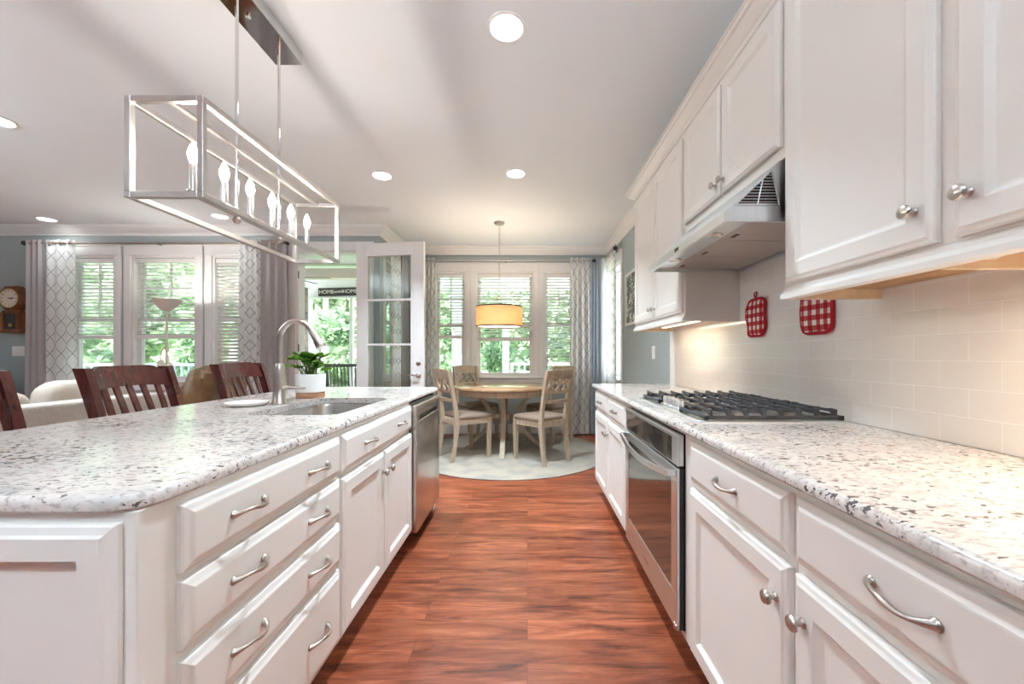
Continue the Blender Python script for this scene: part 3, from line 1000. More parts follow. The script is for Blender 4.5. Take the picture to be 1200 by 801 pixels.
# ------------------------------------------------------------------ island: drawer unit
FI = lambda y: frame((XI, y, 0), (0, 1, 0), (1, 0, 0))
fr = FI(0.71)
t = thing('drawer_cabinet', (XI - 0.32, 1.08, 0), 'cream island cabinet with a bank of four wide drawers and panelled end', 'cabinet', 'island base cabinets')
base_body(fr, 0.745, 0.66, t)
for v0, v1 in ((0.730, 0.865), (0.578, 0.713), (0.410, 0.553), (0.128, 0.385)):
    cab_drawer(fr, 0.078, 0.737, v0, v1, t, (0.255, 0.575))
fe = frame((XI - 0.66, 0.71, 0), (1, 0, 0), (0, -1, 0))
o = MB(fe).panel(0.03, 0.636, 0.13, 0.866, [(s, h + 0.001) for s, h in [(0, 0), (0, 0.009), (0.004, 0.013), (0.016, 0.0165), (0.021, 0.021), (0.060, 0.021), (0.063, 0.007), (0.066, 0.004)]]).build('end_panel', 'cab', t)

# sink unit
fr = FI(1.455)
t = thing('sink_cabinet', (XI - 0.32, 1.90, 0), 'cream island cabinet under the sink, two doors below one wide false drawer', 'cabinet', 'island base cabinets')
base_body(fr, 0.89, 0.66, t, True)
cab_drawer(fr, 0.010, 0.880, 0.728, 0.865, t, (0.255, 0.675), name='false_drawer')
cab_door(fr, 0.010, 0.430, 0.128, 0.705, t, (0.398, 0.615))
cab_door(fr, 0.446, 0.880, 0.128, 0.705, t, (0.478, 0.615))

# dishwasher
fr = FI(2.352)
t = thing('dishwasher', (XI - 0.3, 2.66, 0), 'stainless dishwasher at the far end of the island', 'dishwasher')
MB(fr).box(0.004, 0.606, 0.10, 0.872, -0.58, -0.002).build('tub', 'black', t)
MB(fr).box(0.006, 0.604, 0.105, 0.765, 0.0, 0.042, 0.004, 3).build('door', 'steel', t)
mb = MB(fr)
mb.box(0.006, 0.604, 0.795, 0.862, 0.0, 0.042, 0.004, 3)
mb.box(0.006, 0.06, 0.765, 0.795, 0.0, 0.041); mb.box(0.55, 0.604, 0.765, 0.795, 0.0, 0.041)
mb.build('control_panel', 'steel', t)
MB(fr).box(0.06, 0.55, 0.766, 0.794, 0.0, 0.012).build('handle_recess', 'black', t)
MB(fr).box(0.03, 0.58, 0.0, 0.10, -0.5, -0.075).build('toe_kick', 'black', t)

t = thing('cabinet_end_filler', (XI - 0.32, 3.0, 0), 'narrow cream panel closing the island beyond the dishwasher', 'panel')
MB(FI(2.966)).box(0, 0.055, 0, CB, -0.66, -0.004, 0.0015, 1).build('panel', 'cab', t)
MB(FI(2.966)).box(0.0555, 0.062, 0.0, 0.09, -0.64, -0.02).build('shoe_strip', 'cab', t)

# island worktop with sink cut-out
SK = (-1.19, -0.79, 1.645, 2.295)
def worktop(name, x0, x1, y0, y1, r, hole, label):
    mb = MB()
    prof = [(0.008, CB), (0.0, CB + 0.007), (0.0, CT - 0.012), (0.004, CT - 0.004), (0.012, CT)]
    rings = []
    for s, z in prof:
        rings.append([(x, y, z) for x, y in rrect(x0 + s, x1 - s, y0 + s, y1 - s, max(r - s, 0.002))])
    mb.loft(rings, cap=False, smooth=True)
    top = rrect(x0 + 0.012, x1 - 0.012, y0 + 0.012, y1 - 0.012, max(r - 0.012, 0.002))
    bot = rrect(x0 + 0.008, x1 - 0.008, y0 + 0.008, y1 - 0.008, max(r - 0.008, 0.002))
    if hole:
        h = rrect(*hole, 0.07)
        flat_with_hole(mb, top, h, CT)
        flat_with_hole(mb, bot, h, CB)
        mb.loft([[(x, y, CB) for x, y in h], [(x, y, CT) for x, y in h]], cap=False)
    else:
        mb.add([(x, y, CT) for x, y in top], [list(range(len(top)))])
        mb.add([(x, y, CB) for x, y in bot], [list(range(len(bot)))])
    bmn = mb.build(name, 'granite')
    bm = bmesh.new(); bm.from_mesh(bmn.data)
    bmesh.ops.remove_doubles(bm, verts=bm.verts[:], dist=1e-5)
    bmesh.ops.recalc_face_normals(bm, faces=bm.faces[:])
    bm.to_mesh(bmn.data); bm.free()
    bmn.data.polygons.foreach_set('use_smooth', [abs(f.normal.z) < 0.995 for f in bmn.data.polygons])
    return tag(bmn, label, 'countertop')
worktop('island_countertop', -1.72, -0.684, 0.695, 3.09, 0.065, SK, 'speckled white granite top of the island with the sink cut into it')
worktop('range_countertop', 0.554, XR - 0.004, 0.30, 3.42, 0.012, None, 'speckled white granite worktop along the tiled wall under the gas cooktop')

# sink, faucet
t = thing('kitchen_sink', (-0.99, 1.97, CB - 0.21), 'stainless undermount sink sunk in the island granite', 'sink')
mb = MB()
a = (SK[0] - 0.004, SK[1] + 0.004, SK[2] - 0.004, SK[3] + 0.004)
rings = [[(x, y, CB - 0.003) for x, y in rrect(a[0] - 0.012, a[1] + 0.012, a[2] - 0.012, a[3] + 0.012, 0.085)]]
for s, z in ((0.0, CB - 0.003), (0.004, CB - 0.02), (0.008, CB - 0.16), (0.02, CB - 0.19), (0.05, CB - 0.205)):
    rings.append([(x, y, z) for x, y in rrect(a[0] + s, a[1] - s, a[2] + s, a[3] - s, 0.075)])
mb.loft(rings, cap=False, smooth=True)
b = rings[-1]
mb.add(b, [list(range(len(b)))])
mb.build('bowl', 'steel', t)
MB().lathe([(0.045, CB - 0.204), (0.044, CB - 0.200), (0.03, CB - 0.2025), (0.0, CB - 0.2025)], (-0.99, 1.97, 0), 'Z', 24).build('drain', 'chrome', t)

fx, fy = -1.265, 2.03
t = thing('kitchen_faucet', (fx, fy, CT), 'brushed nickel gooseneck faucet with pull-down spray head over the sink', 'faucet')
MB().lathe([(0.036, CT), (0.036, CT + 0.006), (0.031, CT + 0.012), (0.029, CT + 0.10), (0.025, CT + 0.19), (0.019, CT + 0.205)], (fx, fy, 0), 'Z', 24).build('base_column', 'nickel', t)
pts = [(fx, fy, CT + 0.20 + 0.03 * i) for i in range(4)]
cxr, rz = 0.088, CT + 0.325
for k in range(15):
    a = PI - k / 14 * R(152)
    pts.append((fx + cxr + cxr * math.cos(a), fy, rz + 0.095 * math.sin(a)))
MB().tube(pts, 0.0145, 14).build('gooseneck', 'nickel', t)
e0, e1 = Vector(pts[-2]), Vector(pts[-1])
d = (e1 - e0).normalized()
MB().tube([e1 - d * 0.006, e1 + d * 0.004, e1 + d * 0.05, e1 + d * 0.085, e1 + d * 0.095], [0.016, 0.0175, 0.021, 0.025, 0.023], 16).build('spray_head', 'nickel', t)
MB().tube([(fx + 0.024, fy - 0.004, CT + 0.082), (fx + 0.05, fy - 0.008, CT + 0.083)], [0.013, 0.012], 12).build('valve_stub', 'nickel', t)
MB().tube([(fx + 0.045, fy - 0.008, CT + 0.083), (fx + 0.075, fy - 0.014, CT + 0.085), (fx + 0.115, fy - 0.022, CT + 0.084), (fx + 0.145, fy - 0.028, CT + 0.081)], [0.009, 0.011, 0.0115, 0.007], 12, flat=0.7).build('lever', 'nickel', t)

mb = MB().lathe([(0.062, CT), (0.078, CT + 0.004), (0.091, CT + 0.015), (0.093, CT + 0.019), (0.089, CT + 0.018), (0.074, CT + 0.009), (0.0, CT + 0.007)], (-1.375, 1.955, 0), 'Z', 40)
tag(mb.build('serving_plate', 'pot'), 'small round white plate on the island left of the faucet', 'plate')

# potted plant
px, py = -1.272, 2.335
t = thing('potted_plant', (px, py, CT), 'green leafy plant in a white pot with a wooden base behind the sink', 'plant')
MB().lathe([(0.074, CT), (0.076, CT + 0.003), (0.076, CT + 0.028), (0.072, CT + 0.030)], (px, py, 0), 'Z', 36).build('wooden_base', 'terracotta', t)
MB().lathe([(0.070, CT + 0.0305), (0.078, CT + 0.034), (0.0805, CT + 0.134), (0.0785, CT + 0.137), (0.074, CT + 0.134), (0.073, CT + 0.118), (0.0, CT + 0.118)], (px, py, 0), 'Z', 36).build('pot', 'pot', t)
MB().lathe([(0.0725, CT + 0.1185), (0.0725, CT + 0.122), (0.0, CT + 0.126)], (px, py, 0), 'Z', 24).build('soil', 'soil', t)
rnd = random.Random(3)
mbl, mbs = MB(), MB()
for i in range(46):
    a = rnd.random() * 2 * PI
    tilt = rnd.uniform(0.05, 0.85) if i > 16 else rnd.uniform(0, 0.5)
    L = rnd.uniform(0.055, 0.115) * (1.15 if tilt < 0.7 else 0.85)
    root = Vector((px + rnd.uniform(-.035, .035), py + rnd.uniform(-.035, .035), CT + 0.122))
    dirv = Vector((math.cos(a) * math.sin(tilt), math.sin(a) * math.sin(tilt), math.cos(tilt)))
    tip = root + dirv * L
    mbs.tube([root, root + dirv * L * 0.6 + Vector((0, 0, 0.004)), tip], [0.0022, 0.0018, 0.0012], 5)
    side = dirv.cross(Vector((rnd.uniform(-.3, .3), rnd.uniform(-.3, .3), 1))).normalized()
    out = (dirv + Vector((math.cos(a), math.sin(a), rnd.uniform(-0.5, .3))) * 0.7).normalized()
    nrm = out.cross(side).normalized()
    ll, lw = rnd.uniform(0.050, 0.078), rnd.uniform(0.028, 0.040)
    rows = []
    for j, (s, w_) in enumerate(((0, .12), (.2, .75), (.45, 1), (.7, .8), (.9, .35), (1, .03))):
        c = tip - out * 0.008 + out * ll * s - Vector((0, 0, 1)) * 0.018 * s * s
        rows.append([c - side * lw * w_ + nrm * 0.006 * w_, c, c + side * lw * w_ + nrm * 0.006 * w_])
    vs_ = [p for r in rows for p in r]
    fs = []
    for j in range(5):
        for k in range(2):
            fs.append((j * 3 + k, j * 3 + k + 1, j * 3 + k + 4, j * 3 + k + 3))
    mbl.add(vs_, fs, True)
mbs.build('stems', 'plant', t)
mbl.build('foliage', 'plant', t, recalc=False)

# ------------------------------------------------------------------ range side: base cabinets
FC = lambda y: frame((XC, y, 0), (0, -1, 0), (-1, 0, 0))
DB = XR - 0.004 - XC
fr = FC(3.37)
t = thing('base_cabinet', (0.9, 2.84, 0), 'cream base cabinet with two drawers over two doors, beyond the wall oven', 'cabinet', 'range-side base cabinets')
base_body(fr, 1.072, DB, t)
for a, b, ku in ((0.035, 0.525, 0.495), (0.545, 1.04, 0.575)):
    cab_drawer(fr, a, b, 0.725, 0.862, t, ((a + b) / 2,))
    cab_door(fr, a, b, 0.128, 0.698, t, (ku, 0.60))

fr = FC(2.296)
t = thing('oven_cabinet', (0.9, 1.85, 0), 'cream cabinet frame housing the stainless wall oven', 'cabinet')
mb = MB(fr)
w = 0.888
mb.box(0, 0.034, TOE, CB, -DB, 0); mb.box(w - 0.072, w, TOE, CB, -DB, 0)
mb.box(0.034, w - 0.072, TOE, 0.128, -DB, 0); mb.box(0.034, w - 0.072, 0.866, CB, -DB, 0); mb.box(0.034, w - 0.072, 0.128, 0.866, -DB, -DB + 0.012)
mb.build('body', 'cab', t)
MB(fr).box(0, w, 0, TOE, -DB, -0.07).build('toe_kick', 'cab', t)

# wall oven
t = thing('wall_oven', (0.85, 1.87, 0.129), 'stainless built-in oven with dark glass door under the cooktop', 'oven')
u0, u1 = 0.037, 0.811
MB(fr).box(u0 + 0.004, u1 - 0.004, 0.130, 0.862, -0.54, 0.004).build('housing', 'black', t)
mb = MB(fr)
mb.box(u0, u1, 0.746, 0.862, 0.004, 0.022, 0.002, 1)
mb.panel(u0, u1, 0.746, 0.862, [(0.0, 0.022), (0.0, 0.026), (0.002, 0.028), (0.030, 0.028)])
cpan = mb.build('control_panel', 'steel_light', t)
MB(fr).box(u0 + 0.03, u1 - 0.06, 0.752, 0.848, 0.0281, 0.0295, 0.001, 1).build('display_glass', 'black_glass', cpan)
MB(fr).box(u0 + 0.003, u1 - 0.001, 0.133, 0.738, 0.004, 0.020).build('door_liner', 'black', t)
mb = MB(fr)
for a, b, c, d in ((u0, u1, 0.132, 0.262), (u0, u1, 0.690, 0.738), (u0, u0 + 0.055, 0.262, 0.690), (u1 - 0.062, u1, 0.262, 0.690)):
    mb.box(a, b, c, d, 0.020, 0.030, 0.0015, 1)
od = mb.build('door_frame', 'steel_light', t)
MB(fr).box(u0 + 0.055, u1 - 0.062, 0.262, 0.690, 0.020, 0.0275).build('window_glass', 'black_glass', od)
mb = MB(fr)
for k in range(7):
    mb.box(0.385 + k * 0.011, 0.392 + k * 0.011, 0.188, 0.199, 0.030, 0.0306)
mb.build('badge_lettering', 'nickel', od)
mb = MB(fr)
pts = []
for k in range(21):
    s = k / 20
    pts.append((u0 + 0.012 + s * (u1 - u0 - 0.03), 0.717 - 0.026 * math.sin(PI * s), 0.060 + 0.018 * math.sin(PI * s)))
mb.sweep(pts, 0.010, 0.024, up=(0, 1, 0))
for s in (u0 + 0.018, u1 - 0.024):
    mb.box(s - 0.012, s + 0.012, 0.706, 0.728, 0.030, 0.064, 0.003)
mb.build('handle', 'steel_light', t)
MB(fr).box(u1 - 0.03, u1 - 0.004, 0.131, 0.150, 0.003, 0.034, 0.003).build('hinge_foot', 'nickel', t)

fr = FC(1.408)
t = thing('base_cabinet', (0.9, 1.14, 0), 'cream base cabinet with one drawer and one door, nearest the oven', 'cabinet', 'range-side base cabinets')
base_body(fr, 0.543, DB, t)
cab_drawer(fr, 0.008, 0.534, 0.722, 0.860, t, (0.271,))
cab_door(fr, 0.008, 0.534, 0.128, 0.697, t, (0.500, 0.612))
fr = FC(0.865)
t = thing('base_cabinet', (0.9, 0.59, 0), 'cream base cabinet with wide drawer and long pull, closest to the viewer', 'cabinet', 'range-side base cabinets')
base_body(fr, 0.545, DB, t)
cab_drawer(fr, 0.013, 0.525, 0.722, 0.860, t, (0.262,))
cab_door(fr, 0.013, 0.525, 0.128, 0.697, t, (0.047, 0.612))

# ------------------------------------------------------------------ backsplash
struct(MB().box(XR - 0.007, XR, -0.3, 3.37, CT, 1.86).build('wall_tiles', 'tile'))

# ------------------------------------------------------------------ wall cabinets
FU = lambda y: frame((XU, y, 0), (0, -1, 0), (-1, 0, 0))
DU = XR - 0.009 - XU
CC = [(n * 0.78, d * 0.62) for n, d in CROWN]
def wall_cab(y_far, w, z0, loc, label, doors, knobs, rail=True, ends=(0, 0)):
    fr = FU(y_far)
    t = thing('wall_cabinet', loc, label, 'cabinet', 'cream wall cabinets')
    MB(fr).box(0, w, z0, 2.435, -DU, 0, 0.0015, 1).build('body', 'cab', t)
    for (a, b), k in zip(doors, knobs):
        cab_door(fr, a, b, z0 + (0.008 if rail else 0.042), 2.405, t, k)
    mb = MB(fr)
    mb.loft([[(0 + ends[0] * n, 2.505 + d, n) for n, d in CC], [(w + ends[1] * n, 2.505 + d, n) for n, d in CC]])
    if ends[0]:
        mb.loft([[(-n, 2.505 + d, -DU) for n, d in CC], [(-n, 2.505 + d, n) for n, d in CC]])
    mb.box(0, w, 2.435, 2.504, -DU, -0.001)
    mb.build('crown_moulding', 'cab', t)
    if rail:
        prof = [(-0.019, z0), (0.0, z0), (0.006, z0 - 0.008), (0.006, z0 - 0.016), (0.020, z0 - 0.030), (0.020, z0 - 0.045), (-0.019, z0 - 0.045)]
        MB(fr).loft([[(0, z, n) for n, z in prof], [(w, z, n) for n, z in prof]]).build('light_rail', 'cab', t)
        for a_, b_ in ((0, 0.016), (w - 0.016, w)):
            MB(fr).box(a_, b_, z0 - 0.045, z0, -DU, -0.019).build('side_skirt', 'cab', t)
        MB(fr).box(0.016, w - 0.016, z0 - 0.012, z0 - 0.001, -DU + 0.002, -0.0195).build('underside', 'ply', t)
        MB(fr).box(0.016, 0.036, z0 - 0.046, z0 - 0.0125, -DU + 0.004, -0.020).build('batten', 'ply_light', t)
    return t
wall_cab(3.30, 1.037, 1.40, (1.05, 2.78, 1.36), 'tall cream wall cabinet beyond the range hood, two doors to near counter level', [(0.03, 0.508), (0.526, 1.012)], [(0.478, 1.478), (0.556, 1.478)], True, (-1, 0))
wall_cab(2.262, 0.876, 1.852, (1.05, 1.82, 1.85), 'short cream wall cabinet directly above the range hood', [(0.020, 0.436), (0.450, 0.866)], [(0.408, 1.95), (0.478, 1.95)], False)
uc = wall_cab(1.385, 1.045, 1.40, (1.05, 0.86, 1.36), 'large cream wall cabinet above the second potholder, nearest the viewer', [(0.020, 0.522), (0.560, 1.030)], [(0.482, 1.487), (0.594, 1.487)])
fr = FU(1.385)
MB(fr).box(0.70, 0.725, 1.353, 1.387, -DU + 0.004, -0.020).build('batten', 'ply_light', uc)
MB(fr).box(0.50, 0.518, 1.353, 1.387, -DU + 0.004, -0.020).build('batten', 'ply_light', uc)

def under_light(y0, y1, x, label, energy):
    t = thing('undercabinet_light', (x, (y0 + y1) / 2, 1.376), label, 'light', 'slim lamps under the wall cabinets')
    MB().box(x - 0.018, x + 0.018, y0, y1, 1.372, 1.3875, 0.004).build('housing', 'white', t)
    MB().box(x - 0.014, x + 0.014, y0 + 0.01, y1 - 0.01, 1.369, 1.372).build('lens', 'ledstrip', t)
    l = add_light('undercabinet_lamp', 'AREA', (x, (y0 + y1) / 2, 1.366), energy, (1.0, 0.80, 0.55), t, shape='RECTANGLE', size=0.03, size_y=y1 - y0)
    return t
ul = under_light(0.40, 0.64, 1.06, 'slim white lamp with a cable under the near wall cabinet', 2.0)
MB().tube([(1.03, 0.64, 1.378), (1.02, 0.70, 1.374), (1.00, 0.74, 1.379), (0.99, 0.80, 1.380), (1.0, 0.85, 1.372), (1.01, 0.89, 1.379)], 0.004, 8).build('cable', 'cable', ul)
under_light(2.45, 3.10, 1.06, 'slim white lamp under the far wall cabinet beyond the hood', 0.4)

# ------------------------------------------------------------------ range hood
hy0, hy1 = 1.402, 2.275
t = thing('range_hood', (0.95, 1.84, 1.63), 'stainless under-cabinet range hood with louvred side above the cooktop', 'hood')
xb = XR - 0.009
mb = MB()
mb.prism([(0.695, 1.634), (0.695, 1.670), (0.712, 1.682), (0.892, 1.850), (xb, 1.850), (xb, 1.672), (0.715, 1.672), (0.715, 1.634)], 'Y', hy0 + 0.002, hy1 - 0.002)
mb.box(0.715, xb, hy0 + 0.002, hy0 + 0.014, 1.634, 1.672)
mb.box(0.715, xb, hy1 - 0.014, hy1 - 0.002, 1.634, 1.672)
mb.box(xb - 0.015, xb, hy0 + 0.014, hy1 - 0.014, 1.634, 1.672)
mb.build('canopy', 'steel_light', t)
mb = MB()
mb.box(0.6945, 1.19, hy0, hy0 + 0.0018, 1.640, 1.668)
mb.build('end_lip', 'steel_light', t)
mb = MB()                     # triangular louvred vent in the near end
mb.prism([(0.735, 1.695), (0.885, 1.695), (0.885, 1.690), (0.730, 1.690)], 'Y', hy0 - 0.004, hy0 + 0.0018)
for k in range(12):
    z = 1.699 + k * 0.0105
    xl = 0.742 + (z - 1.695) * 1.07
    xr_ = 0.883 - (z - 1.695) * 0.20
    if xr_ - xl > 0.004:
        mb.loft([[(xl, hy0 - 0.005, z), (xl, hy0 + 0.001, z + 0.004), (xl, hy0 + 0.001, z + 0.0055), (xl, hy0 - 0.005, z + 0.0015)],
                 [(xr_, hy0 - 0.005, z), (xr_, hy0 + 0.001, z + 0.004), (xr_, hy0 + 0.001, z + 0.0055), (xr_, hy0 - 0.005, z + 0.0015)]])
mb.tube([(0.810, hy0 - 0.004, 1.695), (0.828, hy0 - 0.004, 1.780)], 0.0022, 6)
mb.tube([(0.734, hy0 - 0.003, 1.693), (0.860, hy0 - 0.003, 1.812), (0.886, hy0 - 0.003, 1.693)], 0.003, 6)
lv = mb.build('louvre_vent', 'steel_light', t)
MB().prism([(0.740, 1.694), (0.884, 1.694), (0.859, 1.808)], 'Y', hy0 - 0.0005, hy0 + 0.0019).build('vent_backing', 'bronze', lv)
mb = MB()
mb.box(0.7155, 0.815, hy0 + 0.015, hy1 - 0.015, 1.655, 1.671)
mb.build('light_panel', 'steel_light', t)
for i in range(3):
    a = hy0 + 0.018 + i * 0.280
    o = MB().prism([(0.817, 1.656), (1.185, 1.643), (1.185, 1.660), (0.817, 1.671)], 'Y', a, a + 0.276).build('grease_filter', 'filter', t)
    MB().box(0.85, 0.865, a + 0.20, a + 0.245, 1.652, 1.6545).build('filter_latch', 'bronze', o)
for y in (1.63, 2.06):
    mb = MB().lathe([(0.034, 1.6548), (0.036, 1.652), (0.030, 1.650), (0.026, 1.6525)], (0.765, y, 0), 'Z', 24)
    lo = mb.build('lamp_ring', 'chrome', t)
    MB().lathe([(0.026, 1.6546), (0.024, 1.6520), (0.0, 1.6515)], (0.765, y, 0), 'Z', 20).build('lamp_lens', 'hood_lens', lo)
MB().box(0.6935, 0.6952, 1.83, 1.875, 1.645, 1.660).build('switch', 'black', t)

# ------------------------------------------------------------------ gas cooktop
cx0, cx1, cy0, cy1 = 0.628, 1.178, 1.452, 2.250
t = thing('gas_cooktop', (0.90, 1.85, CT), 'stainless gas cooktop with black cast iron grates set on the granite', 'cooktop')
mb = MB()
mb.loft([[(x, y, z) for x, y in rrect(cx0 + s, cx1 - s, cy0 + s, cy1 - s, 0.02)] for s, z in ((0, CT), (0, CT + 0.004), (0.004, CT + 0.008), (0.018, CT + 0.008), (0.022, CT + 0.006))])
mb.build('pan', 'steel_light', t)
zb = CT + 0.006
burners = [(0.78, 1.60, .038), (1.05, 1.60, .046), (0.97, 1.85, .058), (0.78, 2.10, .046), (1.05, 2.10, .038)]
for bx, by, br_ in burners:
    b = MB().lathe([(br_ + 0.012, zb), (br_ + 0.010, zb + 0.008), (br_ - 0.004, zb + 0.012), (br_ - 0.004, zb + 0.018)], (bx, by, 0), 'Z', 28).build('burner', 'nickel', t)
    MB().lathe([(br_ - 0.002, zb + 0.0182), (br_, zb + 0.020), (br_ - 0.004, zb + 0.025), (0.0, zb + 0.026)], (bx, by, 0), 'Z', 28).build('burner_cap', 'iron', b)
def grate(y0, y1, x0, x1):
    mb = MB()
    zt = CT + 0.046
    w_ = 0.013
    for y in (y0, y1 - w_):
        mb.box(x0, x1, y, y + w_, zt - 0.034, zt - 0.021, 0.002, 1)
    for x in (x0, x1 - w_):
        mb.box(x, x + w_, y0, y1, zt - 0.034, zt - 0.021, 0.002, 1)
    n = max(3, int(round((x1 - x0) / 0.062)))
    for k in range(n):
        x = x0 + 0.018 + (x1 - x0 - 0.050) * k / (n - 1)
        gap = 0.0
        mb.prism([(y0 + 0.004, zt - 0.030), (y0 + 0.004, zt + 0.002), (y0 + 0.03, zt + 0.004), (y0 + 0.05, zt), (y1 - 0.05, zt), (y1 - 0.03, zt + 0.004), (y1 - 0.004, zt + 0.002), (y1 - 0.004, zt - 0.030), (y1 - 0.03, zt - 0.010), (y0 + 0.03, zt - 0.010)], 'X', x, x + 0.010)
    ym = (y0 + y1) / 2
    mb.box(x0, x1, ym - 0.005, ym + 0.005, zt - 0.014, zt - 0.002)
    for x in (x0, x1 - w_):
        for y in (y0, y1 - w_):
            mb.box(x, x + w_, y, y + w_, zb + 0.0005, zt - 0.021)
    return mb.build('grate', 'iron', t)
grate(1.462, 1.716, 0.655, 1.165)
grate(1.724, 1.978, 0.745, 1.165)
grate(1.986, 2.240, 0.655, 1.165)
for ky in (1.735, 1.795, 1.851, 1.907, 1.965):
    k = MB().lathe([(0.023, zb), (0.023, zb + 0.004), (0.0185, zb + 0.007), (0.018, zb + 0.034), (0.016, zb + 0.037), (0.0, zb + 0.037)], (0.690, ky, 0), 'Z', 24).build('knob', 'nickel_pale', t)
    MB().box(0.674, 0.706, ky - 0.0045, ky + 0.0045, zb + 0.036, zb + 0.043, 0.002).build('grip', 'steel_light', k)

# ------------------------------------------------------------------ potholders
def potholder(yc, zc, w, h, phase, label, wave=1.0, e=0.42):
    xw = XR - 0.0075
    def outline(s):
        pts = []
        for k in range(56):
            a = 2 * PI * k / 56
            ca, sa = math.cos(a), math.sin(a)
            y = math.copysign(abs(ca) ** e, ca) * (w / 2 - s)
            z = math.copysign(abs(sa) ** e, sa) * (h / 2 - s)
            y *= 1 + wave * 0.055 * math.sin(z / h * 7 + phase)
            y += wave * 0.008 * math.sin(z / h * 9 + phase)
            pts.append((y, z))
        return pts
    t = thing('potholder', (xw - 0.008, yc, zc - h / 2), label, 'potholder', 'red gingham potholders on the tile')
    mb = MB()
    rings = []
    for s, x in ((0.010, xw - 0.001), (0.004, xw - 0.006), (0.008, xw - 0.013), (0.03, xw - 0.018), (0.06, xw - 0.019)):
        rings.append([(x + 0.004 * math.sin(y * 40 + phase), yc + y, zc + z) for y, z in outline(s)])
    mb.loft(rings, True, True)
    mb.build('quilted_pad', 'gingham', t)
    ol = [(xw - 0.010, yc + y, zc + z) for y, z in outline(0.004)]
    MB().tube(ol + [ol[0]], 0.0075, 8, False).build('binding', 'red', t)
    loop = [(xw - 0.010 + 0.003 * math.sin(k), yc + 0.010 * math.sin(2 * PI * k / 14), zc + h / 2 + 0.014 - 0.020 * math.cos(2 * PI * k / 14)) for k in range(15)]
    MB().tube(loop, 0.0035, 7, False).build('hanging_loop', 'red', t)
    MB().tube([(XR - 0.008, yc, zc + h / 2 + 0.028), (XR - 0.022, yc, zc + h / 2 + 0.027), (XR - 0.024, yc, zc + h / 2 + 0.034)], 0.0028, 7).build('hook', 'nickel', t)
    return t
potholder(2.085, 1.358, 0.168, 0.20, 0.6, 'red gingham potholder hanging on the tile under the range hood')
potholder(1.648, 1.352, 0.182, 0.205, 2.2, 'red gingham potholder half hidden by the near wall cabinet', 0.25, 0.36)

# switch plates and picture
def plate(fr, u, v, w, h, gangs, label):
    c = fr @ Vector((u, v, 0))
    t = thing('switch_plate', c, label, 'switch', None)
    MB(fr).panel(u - w / 2, u + w / 2, v - h / 2, v + h / 2, [(0, 0.0005), (0, 0.003), (0.004, 0.006)]).build('cover', 'white', t)
    for g in range(gangs):
        uu = u + (g - (gangs - 1) / 2) * 0.046
        MB(fr).panel(uu - 0.016, uu + 0.016, v - 0.033, v + 0.033, [(0, 0.006), (0, 0.008), (0.002, 0.0095)]).build('rocker', 'white', t)
plate(FR, YB - 3.82, 1.182, 0.085, 0.125, 1, 'white switch plate on the blue-grey wall under the leafy picture')
plate(FL, -6.27 - XL, 1.205, 0.150, 0.120, 2, 'wide white switch plate under the octagonal clock')
t = thing('framed_picture', (XR, 4.45, 1.5), 'dark leafy print in a thin white frame on the blue-grey wall', 'picture')
mb = MB(FR)
a, b, c, d = YB - 4.84, YB - 4.10, 1.505, 2.125
for q in ((a, b, c, c + 0.03), (a, b, d - 0.03, d), (a, a + 0.03, c + 0.03, d - 0.03), (b - 0.03, b, c + 0.03, d - 0.03)):
    mb.box(*q, 0.001, 0.026, 0.002, 1)
mb.build('frame', 'paper', t)
MB(FR).box(a + 0.03, b - 0.03, c + 0.03, d - 0.03, 0.002, 0.012).build('print', 'print', t)

# ------------------------------------------------------------------ recessed downlights
def downlight(x, y, label, power=CAN_POWER):
    t = thing('recessed_light', (x, y, CEIL - 0.012), label, 'light', 'recessed ceiling lights')
    MB().lathe([(0.093, CEIL - 0.0005), (0.092, CEIL - 0.006), (0.080, CEIL - 0.010), (0.072, CEIL - 0.004), (0.072, CEIL - 0.0005)], (x, y, 0), 'Z', 36, False).build('trim_ring', 'white', t)
    MB().lathe([(0.0715, CEIL - 0.0006), (0.0715, CEIL - 0.004), (0.0, CEIL - 0.0055)], (x, y, 0), 'Z', 32).build('lens', 'can_lens', t)
    add_light('downlight_lamp', 'AREA', (x, y, CEIL - 0.014), power, (0.76, 0.90, 1.0), t, shape='DISK', size=0.14, spread=R(105))
for x, y, l in ((-0.10, 1.912, 'large round recessed light over the aisle, nearest the viewer'),
                (-0.10, 3.46, 'round recessed light in the aisle ceiling, just before the drum pendant'),
                (-1.28, 3.50, 'round recessed light beyond the far end of the long chandelier'),
                (-3.50, 4.53, 'recessed light over the living room, seen through the chandelier frame'),
                (-5.60, 4.63, 'recessed light above the left curtain near the wall clock'),
                (-3.56, 2.67, 'recessed light cut by the left edge of the photo')):
    downlight(x, y, l, CAN_POWER * (0.06 if y > 4 else 1.0))
def added_uplight(x, y, z, label, power):  # unseen uplight on a bowl fixture, added to brighten the ceiling
    t = thing('added_uplight_bowl', (x, y, CEIL), label, 'pendant lamp')
    MB().lathe([(0.06, CEIL - 0.001), (0.06, CEIL - 0.02), (0.01, CEIL - 0.03)], (x, y, 0), 'Z', 24).build('canopy', 'nickel', t)
    MB().tube([(x, y, CEIL - 0.03), (x, y, z)], 0.007, 8).build('rod', 'nickel', t)
    MB().lathe([(0.02, z), (0.12, z + 0.02), (0.20, z + 0.08), (0.23, z + 0.15), (0.222, z + 0.15), (0.19, z + 0.085), (0.115, z + 0.028), (0.02, z + 0.010)], (x, y, 0), 'Z', 36).build('bowl', 'pot', t)
    add_light('added_uplight_lamp', 'POINT', (x + 0.05, y, z + 0.12), power, (0.76, 0.90, 1.0), t, shadow_soft_size=0.05)
